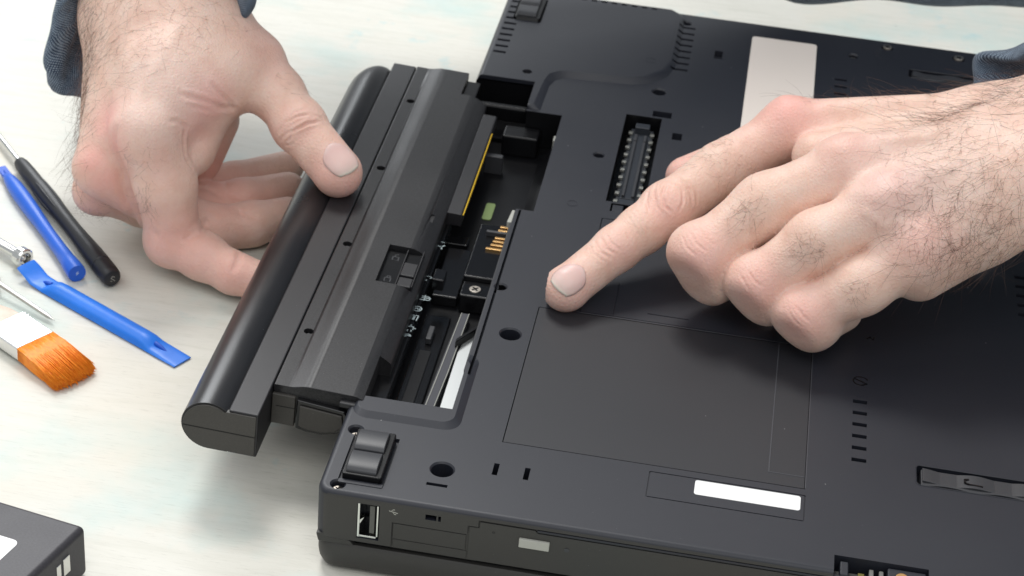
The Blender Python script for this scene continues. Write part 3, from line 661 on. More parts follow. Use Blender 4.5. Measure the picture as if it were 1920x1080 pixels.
# small steel socket tool
ST = thing('socket_driver', 'chrome steel rod ending in a hollow hex nut ring', 'socket tool')
r0, r1 = nm((-160.0,146.8,3.4)), nm((-140.2,134.6,3.8)); d4 = (r1-r0)/np.linalg.norm(r1-r0)
MB().lathe(r0-d4*20, r1, [(0,1.9),(0.55,1.9),(0.56,2.4),(0.60,2.4),(0.62,1.9),(1,1.9)], 20).build('rod', M_CHROME, ST, smooth=40)
k = MB(); a0 = r1; a1 = r1 + d4*4.0
u4 = np.cross(d4,(0,0,1)); u4 /= np.linalg.norm(u4); q4 = np.cross(u4, d4)
def hexring(c0, r, n=6): return [c0 + (u4*math.cos(2*math.pi*i/n)+q4*math.sin(2*math.pi*i/n))*r for i in range(n)]
n = 24; outs = []
for c0, r in ((a0,2.2),(a0+d4*0.5,3.6),(a1-d4*0.6,3.7),(a1,3.2),(a1-d4*0.1,2.4),(a1-d4*2.5,1.9)):
    outs.append(hexring(c0, r, n))
vs = sum(outs, []); fs = [(j*n+i, j*n+(i+1)%n, (j+1)*n+(i+1)%n, (j+1)*n+i) for j in range(5) for i in range(n)] + [tuple(5*n+i for i in range(n)), tuple(range(n-1,-1,-1))]
k.add(vs, fs); NR = k.build('nut_ring', M_CHROME, ST, smooth=30)
MB().lathe(a1-d4*2.4, a1-d4*0.6, [(0,1.2),(0.7,1.1),(1,0.5)], 16).build('inner_pin', M_STEEL, NR, smooth=40)
# awl
AW = thing('awl', 'thin pointed steel awl with a dark red handle above the brush', 'awl')
w0, w1 = nm((-141.5,115.8,4.2)), nm((-115.2,101.6,1.6)); d5 = (w1-w0)/np.linalg.norm(w1-w0)
MB().lathe(w0, w1, [(0,0.85),(0.86,0.85),(0.90,0.75),(1,0.05)], 16).build('spike', M_STEEL, AW, smooth=30)
MB().lathe(w0-d5*16, w0+d5*1.0, [(0,3.5),(0.7,3.6),(0.85,3.0),(0.93,2.2),(1,1.2)], 20).build('handle', mat('dark_red_plastic',(0.18,0.01,0.025),0.3), AW, smooth=50)
# paint brush
BR = thing('brush', 'small flat brush with orange bristles and a tin ferrule', 'brush')
e0 = nm((-114.6,82.6,0)); dB = nm((-0.80,0.60,0)); dB = (nm((-126.9,99.0,0))-nm((-112.8,89.9,0))); dB /= np.linalg.norm(dB)   # towards the handle
sB = np.array([-dB[1],dB[0],0]); 
brF = (nm((-114.65,82.45,0)), np.array([dB, sB, (0,0,1)]))
hwB = 7.6
fz0, fz1 = 1.2, 6.4
fm = mat('tin_ferrule',(0.80,0.80,0.80),0.30,1.0); v_ = coords(fm,(20,300,20)); n_ = N(fm,'ShaderNodeTexNoise',Scale=3.0,Detail=4.0); L(fm,v_,n_.inputs['Vector']); L(fm,ramp(fm,n_.outputs['Fac'],[(0.3,(0.26,0.26,0.26)),(0.7,(0.40,0.40,0.40))]),bsdf(fm).inputs['Roughness'])
FE = MB().box(0, 17.0, -hwB, hwB, fz0, fz1).build('ferrule', fm, BR, bevel=0.8, seg=3, frame=brF)
k = MB()
for x in (13.6, 15.4): k.box(x, x+0.5, -hwB-0.08, hwB+0.08, fz0-0.08, fz1+0.1)
k.build('crimp', fm, FE, bevel=0.2, frame=brF)
wm = mat('pale_wood',(0.72,0.52,0.40),0.55); v_ = coords(wm,(1,1,1)); n_ = N(wm,'ShaderNodeTexNoise',Scale=200.0,Detail=5.0); L(wm,v_,n_.inputs['Vector']); L(wm,ramp(wm,n_.outputs['Fac'],[(0.3,(0.66,0.50,0.40)),(0.7,(0.80,0.66,0.56))]),bsdf(wm).inputs['Base Color'])
MB().prism([(16,-hwB+0.5),(16,hwB-0.5),(22,hwB-1.0),(29,hwB-3.5),(36,3.4),(60,3.2),(60,-3.2),(36,-3.4),(29,-hwB+3.5),(22,-hwB+1.0)], fz0+0.5, fz1-0.5).build('handle', wm, BR, bevel=1.6, seg=3, frame=brF)
# bristles: a solid core plus many separate hairs, tips splayed
om = mat('orange_bristle',(0.95,0.30,0.012),0.5); v_ = coords(om); n_ = N(om,'ShaderNodeTexNoise',Scale=900.0,Detail=2.0); L(om,v_,n_.inputs['Vector']); L(om,ramp(om,n_.outputs['Fac'],[(0.3,(0.92,0.215,0.003)),(0.7,(1.0,0.33,0.014))]),bsdf(om).inputs['Base Color'])
core = MB(); vs = []; ns = 9
for x, hw, za, zb in ((0.5,hwB-0.4,fz0+.3,fz1-.3),(-6,hwB+0.1,fz0,fz1-0.5),(-13,hwB+0.2,0.6,fz1-1.8),(-18,hwB-0.8,0.5,fz1-3.0)):
    vs += [(x,-hw,za),(x,hw,za),(x,hw,zb),(x,-hw,zb)]
core.add(vs, [(3,2,1,0)]+[(j*4+i,j*4+(i+1)%4,(j+1)*4+(i+1)%4,(j+1)*4+i) for j in range(3) for i in range(4)]+[(12,13,14,15)])
BRI = core.build('bristle_bundle', om, BR, smooth=60, frame=brF)
k = MB()
for i in range(2600):
    fy = random.uniform(-1,1); fz = random.uniform(0,1)
    if random.random() < 0.5: fz = random.choice((random.uniform(0.85,1.0), fz))
    if random.random() < 0.25: fy = random.choice((-1,1))*random.uniform(0.9,1.0)
    clump = math.sin(fy*9)*0.5
    y0 = fy*(hwB-0.3); z0 = fz0+0.2+fz*(fz1-fz0-0.4)
    Ln = 20.5 + random.gauss(0,0.8) + 0.6*(1-fy*fy) - (0 if abs(fy)<0.85 else 0.8) - 0.9*abs(clump)
    if random.random() < 0.012: Ln -= 3
    sp = 1.03 + random.gauss(0,0.03)
    y1 = y0*sp + clump*0.5 + random.gauss(0,0.35); z1 = max(0.25, 0.4 + fz*2.6 + random.gauss(0,0.35))
    if random.random() < 0.01: y1 += random.choice((-1,1))*random.uniform(0.5,1.6)
    pts = [(0.3,y0,z0),(-Ln*0.5,(y0*0.6+y1*0.4)+0.1*math.sin(i),z0*0.65+z1*0.35+0.25),(-Ln,y1,z1)]
    k.tube(pts, [0.16,0.15,0.09], 3)
o = k.build('bristles', om, BR, smooth=180, frame=brF, fix=False); o['kind'] = 'stuff'
# second dark pack in the near corner
BX = thing('spare_battery', 'corner of a dark grey battery pack with a white label, cut by the picture edge', 'battery')
ca, cb_ = nm((-62.4,-17.5)), nm((-90.0,-12.4)); 
t1 = np.array([-0.98,0.19]); t1 = (cb_-ca); t1 = t1/np.linalg.norm(t1); cc = nm((-69.3,-41.7)); t2 = (cc-ca)/np.linalg.norm(cc-ca)
def bxp(a, b): p = ca + t1*a + t2*b; return (p[0], p[1])
M_BOX = plastic('grey_pack_plastic', (0.034,0.032,0.039), 0.5, 0.2, 1500, 0.04)
MB().prism([bxp(0,0),bxp(75,0),bxp(75,70),bxp(0,70)], 0.3, 18).build('pack_shell', M_BOX, BX, bevel=2.0, seg=4)
la = [bxp(a,b) for a,b in rrect(11.8,70,14.0,60,2.0)]
MB().prism(la, 17.98, 18.08).build('label', M_LABEL, BX)
def side(a, z, off=-0.15): p = ca + t2*a - t1*(-off); return p
k = MB()
for a0_, a1_, z0_, z1_, th in ((9,12,8,14,0.5),(13,15,9,13.4,0.35),(22,40,7,14,0.4)):
    q = [ca+t2*a0_, ca+t2*a1_]; nrm = -t1
    k.add([(*(q[0]+t1*1),z0_),(*(q[1]+t1*1),z0_),(*(q[1]+nrm*th),z0_),(*(q[0]+nrm*th),z0_),(*(q[0]+t1*1),z1_),(*(q[1]+t1*1),z1_),(*(q[1]+nrm*th),z1_),(*(q[0]+nrm*th),z1_)],[(3,2,1,0),(4,5,6,7),(0,1,5,4),(1,2,6,5),(2,3,7,6),(3,0,4,7)])
k.build('contact', M_CHROME, BX, bevel=0.2)
# ------------------------------------------------------------------ person: two hands and denim sleeves
PER = thing('person', 'person in a blue denim shirt with rolled sleeves, hands gripping and pointing', 'person')

class Field:
    """distance field on a grid, grown from tapered limbs that melt into each other"""
    def __init__(s, lo, hi, h):
        s.lo = np.array(lo, np.float32); s.h = h
        s.n = np.ceil((np.array(hi)-np.array(lo))/h).astype(int)+1
        s.ax = [s.lo[i] + h*np.arange(s.n[i], dtype=np.float32) for i in range(3)]
    def new(s): return np.full(s.n, 40.0, np.float32)
    def sub(s, lo, hi, m):
        sl = []
        for i in range(3):
            a = max(0, int((lo[i]-m-s.lo[i])/s.h)); b = min(s.n[i], int((hi[i]+m-s.lo[i])/s.h)+2)
            sl.append(slice(a, max(a,b)))
        return tuple(sl)
    def pts(s, sl): return np.meshgrid(s.ax[0][sl[0]], s.ax[1][sl[1]], s.ax[2][sl[2]], indexing='ij')
    def limb(s, D, a, b, ra, rb, k=3.0, flat=None, m=9):
        """round cone; flat=(dir, factor) squeezes it along dir"""
        a = np.array(a,np.float32); b = np.array(b,np.float32); R = max(ra,rb)
        sl = s.sub(np.minimum(a,b)-R, np.maximum(a,b)+R, m)
        X,Y,Z = s.pts(sl); px,py,pz = X-a[0],Y-a[1],Z-a[2]; ba = b-a; L2 = float(ba@ba)+1e-6
        h = np.clip((px*ba[0]+py*ba[1]+pz*ba[2])/L2,0,1)
        dx,dy,dz = px-ba[0]*h, py-ba[1]*h, pz-ba[2]*h
        sc = 1.0
        if flat:
            n = np.array(flat[0],float); n /= np.linalg.norm(n); q = dx*n[0]+dy*n[1]+dz*n[2]; f = 1/flat[1]-1
            dx,dy,dz = dx+q*n[0]*f, dy+q*n[1]*f, dz+q*n[2]*f
        d = np.sqrt(dx*dx+dy*dy+dz*dz) - (ra+(rb-ra)*h)
        D[sl] = smin(D[sl], d.astype(np.float32), k)
    def chain(s, D, J, k=3.0):
        for (a,ra),(b,rb) in zip(J[:-1],J[1:]): s.limb(D,a,b,ra,rb,k)
    def ball(s, D, c, r, k=3.0, sub=False):
        c = np.array(c,np.float32); r3 = np.array(r if hasattr(r,'__len__') else (r,r,r),np.float32)
        sl = s.sub(c-r3, c+r3, 7); X,Y,Z = s.pts(sl)
        q = np.sqrt(((X-c[0])/r3[0])**2+((Y-c[1])/r3[1])**2+((Z-c[2])/r3[2])**2)
        d = ((q-1)*r3.min()).astype(np.float32)
        D[sl] = -smin(-D[sl], d, k) if sub else smin(D[sl], d, k)
    def groove(s, D, path, depth, wd):
        """press a soft furrow along a path into the surface"""
        P_ = [np.array(p,np.float32) for p in path]; 
        sl = s.sub(np.min(P_,0), np.max(P_,0), 4*wd); X,Y,Z = s.pts(sl); best = None
        for a,b in zip(P_[:-1],P_[1:]):
            ba = b-a; h = np.clip(((X-a[0])*ba[0]+(Y-a[1])*ba[1]+(Z-a[2])*ba[2])/float(ba@ba+1e-6),0,1)
            d2 = (X-a[0]-ba[0]*h)**2+(Y-a[1]-ba[1]*h)**2+(Z-a[2]-ba[2]*h)**2
            best = d2 if best is None else np.minimum(best,d2)
        D[sl] += (depth*np.exp(-best/(wd*wd))).astype(np.float32)

def smin(a, b, k):
    h = np.maximum(k-np.abs(a-b),0)/k
    return np.minimum(a,b)-h*h*k*0.25

def flatten(F, D, p0, n, k=1.6):
    """shave a smooth facet off at p0, facing n"""
    n = np.array(n,float); n /= np.linalg.norm(n); X,Y,Z = F.pts((slice(None),)*3)
    d = ((X-p0[0])*n[0]+(Y-p0[1])*n[1]+(Z-p0[2])*n[2]).astype(np.float32)
    D[:] = -smin(-D, -d, k)

def surface(F, D, iters=6):
    """naive surface nets -> vertices, quads"""
    n = F.n; ins = D < 0
    cx = n-1
    occ = np.zeros(cx, np.int8)
    for i in (0,1):
        for j in (0,1):
            for k in (0,1): occ += ins[i:i+cx[0], j:j+cx[1], k:k+cx[2]]
    act = (occ > 0) & (occ < 8); idx = np.argwhere(act); vid = np.full(cx, -1, np.int32); vid[act] = np.arange(len(idx))
    acc = np.zeros((len(idx),3)); cnt = np.zeros(len(idx))
    cor = [(i,j,k) for i in (0,1) for j in (0,1) for k in (0,1)]
    for a in range(8):
        for b in range(a+1,8):
            ca, cb_ = np.array(cor[a]), np.array(cor[b])
            if np.abs(ca-cb_).sum() != 1: continue
            da = D[idx[:,0]+ca[0],idx[:,1]+ca[1],idx[:,2]+ca[2]]; db = D[idx[:,0]+cb_[0],idx[:,1]+cb_[1],idx[:,2]+cb_[2]]
            m = (da<0)!=(db<0); t = np.where(m, da/(da-db+1e-12), 0)[:,None]
            acc += np.where(m[:,None], ca+(cb_-ca)*t, 0); cnt += m
    V = F.lo + F.h*(idx + acc/np.maximum(cnt,1)[:,None])
    Q = []
    for ax in range(3):
        u, v = (ax+1)%3, (ax+2)%3
        sl0 = [slice(None)]*3; sl1 = [slice(None)]*3; sl0[ax] = slice(0,-1); sl1[ax] = slice(1,None)
        A, B = ins[tuple(sl0)], ins[tuple(sl1)]; ch = np.argwhere(A!=B)
        ok = (ch[:,u]>0)&(ch[:,v]>0)&(ch[:,u]<n[u]-1)&(ch[:,v]<n[v]-1); ch = ch[ok]
        fl = A[ch[:,0],ch[:,1],ch[:,2]]
        def cell(du,dv):
            c = ch.copy(); c[:,u] -= du; c[:,v] -= dv; return vid[c[:,0],c[:,1],c[:,2]]
        q = np.stack([cell(1,1),cell(0,1),cell(0,0),cell(1,0)],1); q[~fl] = q[~fl][:,::-1]; Q.append(q)
    Q = np.concatenate(Q); Q = Q[(Q>=0).all(1)]
    E_ = np.unique(np.sort(np.concatenate([Q[:,[0,1]],Q[:,[1,2]],Q[:,[2,3]],Q[:,[3,0]]]),1),axis=0)
    deg = np.bincount(E_.ravel(), minlength=len(V))[:,None]
    def lap(X):
        s_ = np.zeros_like(X)
        for c in range(3):
            s_[:,c] = np.bincount(E_[:,0],X[E_[:,1],c],len(X))+np.bincount(E_[:,1],X[E_[:,0],c],len(X))
        return s_/np.maximum(deg,1)-X
    for _ in range(iters):
        V = V+0.5*lap(V); V = V-0.52*lap(V)
    return V, Q

def vnormals(V, Q):
    n = np.cross(V[Q[:,2]]-V[Q[:,0]], V[Q[:,3]]-V[Q[:,1]]); N_ = np.zeros_like(V)
    for i in range(4):
        for c in range(3): N_[:,c] += np.bincount(Q[:,i], n[:,c], len(V))
    return N_/np.maximum(np.linalg.norm(N_,axis=1,keepdims=True),1e-9)

def skin_material():
    m = mat('skin', (0.74,0.50,0.42), 0.46, spec=0.42); b = bsdf(m); v = coords(m)
    at_ = N(m,'ShaderNodeVertexColor'); at_.layer_name = 'flush'
    sep = N(m,'ShaderNodeSeparateColor'); L(m, at_.outputs['Color'], sep.inputs[0])
    n1 = N(m,'ShaderNodeTexNoise',Scale=120.0,Detail=6.0,Roughness=0.6); L(m,v,n1.inputs['Vector'])
    n2 = N(m,'ShaderNodeTexNoise',Scale=900.0,Detail=4.0,Roughness=0.65); L(m,v,n2.inputs['Vector'])
    base = ramp(m, n1.outputs['Fac'], [(0.28,(0.75,0.49,0.385)),(0.50,(0.825,0.58,0.47)),(0.74,(0.855,0.65,0.55))])
    def mix(f, a, col, blend='MIX'):
        x = N(m,'ShaderNodeMix',data_type='RGBA',blend_type=blend); L(m,f,x.inputs['Factor']); L(m,a,x.inputs[6])
        if isinstance(col,tuple): x.inputs[7].default_value = (*col,1)
        else: L(m,col,x.inputs[7])
        return x.outputs[2]
    c = mix(sep.outputs[0], base, (0.83,0.41,0.36)); c = mix(sep.outputs[1], c, (0.62,0.40,0.31)); c = mix(sep.outputs[2], c, (0.80,0.68,0.64))
    f = ramp(m, n2.outputs['Fac'], [(0.42,(0,0,0)),(0.75,(0.26,0.26,0.26))]); c = mix(f, c, (0.74,0.44,0.38))
    L(m, c, b.inputs['Base Color'])
    b.inputs['Subsurface Weight'].default_value = 0.22; b.inputs['Subsurface Radius'].default_value = (1.0,0.35,0.2); b.inputs['Subsurface Scale'].default_value = 0.004
    vo = N(m,'ShaderNodeTexVoronoi',Scale=760.0,feature='DISTANCE_TO_EDGE'); L(m,v,vo.inputs['Vector'])
    wr = N(m,'ShaderNodeTexNoise',Scale=420.0,Detail=5.0,Roughness=0.7,Distortion=0.8); L(m,v,wr.inputs['Vector'])
    nb = bump(m, vo.outputs['Distance'], 0.5, 0.40); nb = bump(m, wr.outputs['Fac'], 0.5, 0.42, nb); L(m, nb, b.inputs['Normal'])
    mr = N(m,'ShaderNodeMapRange'); mr.inputs['To Min'].default_value = 0.38; mr.inputs['To Max'].default_value = 0.56; L(m,n1.outputs['Fac'],mr.inputs['Value']); L(m,mr.outputs[0],b.inputs['Roughness'])
    return m
M_SKIN = skin_material()
M_HAIR = mat('dark_hair', (0.12,0.060,0.038), 0.5)
def nail_material():
    m = mat('fingernail', (0.80,0.56,0.50), 0.36, spec=0.35); v = coords(m)
    b = bsdf(m); b.inputs['Subsurface Weight'].default_value = 0.15; b.inputs['Subsurface Radius'].default_value = (1,0.4,0.3); b.inputs['Subsurface Scale'].default_value = 0.002
    at_ = N(m,'ShaderNodeVertexColor'); at_.layer_name = 'flush'
    c = ramp(m, at_.outputs['Color'], [(0.0,(0.76,0.54,0.50)),(0.2,(0.76,0.50,0.46)),(0.75,(0.78,0.54,0.49)),(0.90,(0.79,0.58,0.52)),(0.96,(0.82,0.70,0.60)),(1.0,(0.84,0.74,0.64))]); L(m,c,b.inputs['Base Color'])
    return m
M_NAIL = nail_material()

def refine(V, Q):
    """split every quad into four and relax"""
    n = len(V); e = np.concatenate([Q[:,[0,1]],Q[:,[1,2]],Q[:,[2,3]],Q[:,[3,0]]]); es = np.sort(e,1)
    key, inv = np.unique(es[:,0].astype(np.int64)*n+es[:,1], return_inverse=True); inv = inv.reshape(-1)
    mid = (V[key//n]+V[key%n])/2; m = len(Q); cen = V[Q].mean(1)
    E0, E1, E2, E3 = (n+inv[i*m:(i+1)*m] for i in range(4)); c = n+len(key)+np.arange(m)
    V2 = np.concatenate([V, mid, cen])
    Q2 = np.concatenate([np.stack(x,1) for x in ((Q[:,0],E0,c,E3),(E0,Q[:,1],E1,c),(c,E1,Q[:,2],E2),(E3,c,E2,Q[:,3]))])
    E_ = np.unique(np.sort(np.concatenate([Q2[:,[0,1]],Q2[:,[1,2]],Q2[:,[2,3]],Q2[:,[3,0]]]),1),axis=0)
    deg = np.bincount(E_.ravel(), minlength=len(V2))[:,None]
    for _ in range(2):
        s_ = np.zeros_like(V2)
        for k in range(3): s_[:,k] = np.bincount(E_[:,0],V2[E_[:,1],k],len(V2))+np.bincount(E_[:,1],V2[E_[:,0],k],len(V2))
        V2 = V2+0.5*(s_/np.maximum(deg,1)-V2)
    return V2, Q2

def crease(V, Nn, path, depth, wd):
    P_ = np.array(path,float); m = ((V > P_.min(0)-3*wd)&(V < P_.max(0)+3*wd)).all(1); i = np.where(m)[0]
    if not len(i): return
    X = V[i]; best = None; L0 = 0; tot = np.linalg.norm(np.diff(P_,axis=0),axis=1).sum(); tt = None
    for a,b in zip(P_[:-1],P_[1:]):
        ba = b-a; ln = np.linalg.norm(ba); h = np.clip(((X-a)@ba)/(ln*ln+1e-9),0,1); d2 = ((X-a-h[:,None]*ba)**2).sum(1); t = (L0+h*ln)/tot
        if best is None: best, tt = d2, t
        else:
            w_ = d2 < best; best = np.where(w_,d2,best); tt = np.where(w_,t,tt)
        L0 += ln
    f = np.exp(-best/(wd*wd)) - 0.35*np.exp(-(np.sqrt(best)-1.9*wd)**2/(0.8*wd*wd))
    V[i] -= Nn[i]*(depth*f*np.clip(np.minimum(tt,1-tt)*5+0.25,0,1))[:,None]

def make_hand(F, D, flush, brown_shade, pale, label, disp=()):
    V, Q = surface(F, D); V, Q = refine(V, Q); Nn = vnormals(V, Q)
    for pts, dp, wd in disp: crease(V, Nn, pts, dp, wd)
    Nn = vnormals(V, Q)
    def glow(lst):
        g = np.zeros(len(V))
        for c, r, s_ in lst: g = np.maximum(g, s_*np.exp(-((V-np.array(c))**2).sum(1)/(r*r)))
        return g
    cols = np.stack([glow(flush), glow(brown_shade), glow(pale), np.ones(len(V))],1)
    me = bpy.data.meshes.new('hand')
    me.vertices.add(len(V)); me.vertices.foreach_set('co', (V*S).ravel())
    me.loops.add(Q.size); me.loops.foreach_set('vertex_index', Q.ravel().astype(np.int32))
    me.polygons.add(len(Q)); me.polygons.foreach_set('loop_start', np.arange(0,Q.size,4,dtype=np.int32)); me.polygons.foreach_set('use_smooth', np.ones(len(Q),bool))
    me.update(calc_edges=True)
    ca_ = me.color_attributes.new('flush','FLOAT_COLOR','POINT'); ca_.data.foreach_set('color', cols.astype(np.float32).ravel())
    o = bpy.data.objects.new('hand', me); COL.objects.link(o); me.materials.append(M_SKIN); o.parent = PER; o['label'] = label
    return o, V, Q, Nn

def nail(parent, V, center, along, normal, ln, wd):
    """thin curved plate that follows the finger it grows on; along = towards the tip"""
    a = np.array(along,float); a /= np.linalg.norm(a); n = np.array(normal,float); n -= a*(n@a); n /= np.linalg.norm(n); s_ = np.cross(n,a)
    c = np.array(center,float); X = V[np.linalg.norm(V-c,axis=1) < 15]-c; X = X[X@n > -6]; xa, xs, xn = X@a, X@s_, X@n
    nu, nv = 18, 18; vs = []; cl = []
    for j in range(nv+1):
        t = -1+2*j/nv
        hw = wd/2*(1-0.42*max(0,-t)**3.0)*(1-0.30*max(0,t)**3)
        for i in range(nu+1):
            u = -1+2*i/nu
            te = t*(1-(0.16 if t > 0 else 0.26)*u*u)
            pa, ps = te*ln/2, u*hw
            d2 = (xa-pa)**2+(xs-ps)**2; k = np.argsort(d2)[:60]; k = k[xn[k] > xn[k].max()-1.6]; w_ = np.exp(-d2[k]/0.5)+1e-9; z = (xn[k]*w_).sum()/w_.sum()
            rim = max(abs(u)**8, max(0,-t)**10)
            z += 0.16 - 0.40*rim + 0.16*max(0,t-0.3)
            vs.append(c + a*pa + s_*ps + n*z); cl.append(j/nv)
    fs = [(j*(nu+1)+i, j*(nu+1)+i+1, (j+1)*(nu+1)+i+1, (j+1)*(nu+1)+i) for j in range(nv) for i in range(nu)]
    me = bpy.data.meshes.new('fingernail'); me.from_pydata((np.array(vs)*S).tolist(), [], fs)
    ca_ = me.color_attributes.new('flush','FLOAT_COLOR','POINT')
    for i, c_ in enumerate(cl): ca_.data[i].color = (c_,c_,c_,1)
    o = link('fingernail', me, M_NAIL, parent, 0); me.polygons.foreach_set('use_smooth',[True]*len(me.polygons))
    so = o.modifiers.new('thick','SOLIDIFY'); so.thickness = 0.4*S; so.offset = -1
    return o

def hairs(parent, V, Q, Nn, regions, name='hair'):
    """regions: (centre, radius, count, direction, length, curl, thick)"""
    k = MB(); seg = 6
    allv = []; allf = []; base = 0
    for c, r, cnt, d, ln, curl, th in regions:
        c = np.array(c,float); r3 = np.array(r if hasattr(r,'__len__') else (r,)*3,float)
        q = (((V-c)/r3)**2).sum(1); wgt = np.exp(-q*1.2)*(q<1.8)
        if wgt.sum() < 1e-6: continue
        pick = rng.choice(len(V), size=cnt, p=wgt/wgt.sum())
        d = np.array(d,float); d /= np.linalg.norm(d)
        for i in pick:
            p = V[i] + rng.normal(0,0.25,3); n = Nn[i]; p = p - n*((p-V[i])@n)
            t = d + rng.normal(0,0.45,3); t -= n*(t@n); t /= np.linalg.norm(t)+1e-9
            b_ = np.cross(n,t); L_ = ln*rng.uniform(0.45,1.25); cu = curl*rng.normal(0,1); lift = rng.uniform(0.25,0.8)
            pts = []; x = p - n*0.25; dirv = t*math.cos(lift)+n*math.sin(lift)
            for j in range(seg+1):
                pts.append(x.copy())
                dirv = dirv + (b_*cu - n*(0.13+0.10*lift) )*(1.0/seg)*2 + rng.normal(0,0.05,3); dirv /= np.linalg.norm(dirv)
                x = x + dirv*L_/seg
                # never sink below the skin it grows from
                hgt = (x-p)@n
                if hgt < 0.25: x = x + n*(0.25-hgt)
            pts = np.array(pts); a_ = b_; c2 = np.cross(dirv,b_)
            rad = th*np.linspace(1,0.35,seg+1)
            for j in range(seg+1):
                for m_ in range(3):
                    an = m_*2.0944; allv.append(pts[j]+(a_*math.cos(an)+n*math.sin(an))*rad[j])
            for j in range(seg):
                for m_ in range(3):
                    allf.append((base+j*3+m_, base+j*3+(m_+1)%3, base+(j+1)*3+(m_+1)%3, base+(j+1)*3+m_))
            base += (seg+1)*3
    me = bpy.data.meshes.new(name); me.from_pydata((np.array(allv)*S).tolist(), [], allf)
    o = link(name, me, M_HAIR, parent, 0); o['kind'] = 'stuff'
    return o

def offs(p, dx=0, dy=0, dz=0): return np.array(p)+np.array((dx,dy,dz),float)
# direction from the hand to the viewer, used only to place surface details on the near side of the skin
def hit(F, D, px, py):
    """point of the skin seen at a picture position"""
    z = np.arange(116, 0.5, -0.2); d = CAM_R*(px-960)/FPX - CAM_U*(py-540)/FPX + CAM_F
    p = CAM_C + ((z-CAM_C[2])/d[2])[:,None]*d; i = np.round((p-F.lo)/F.h).astype(int)
    ok = ((i>=0)&(i<F.n)).all(1); i = np.clip(i,0,F.n-1); v = np.where(ok, D[i[:,0],i[:,1],i[:,2]], 9)
    j = np.argmax(v<0.1) if (v<0.1).any() else np.argmin(v); return p[j]
def toward(p): d = CAM_C-np.array(p); return d/np.linalg.norm(d)
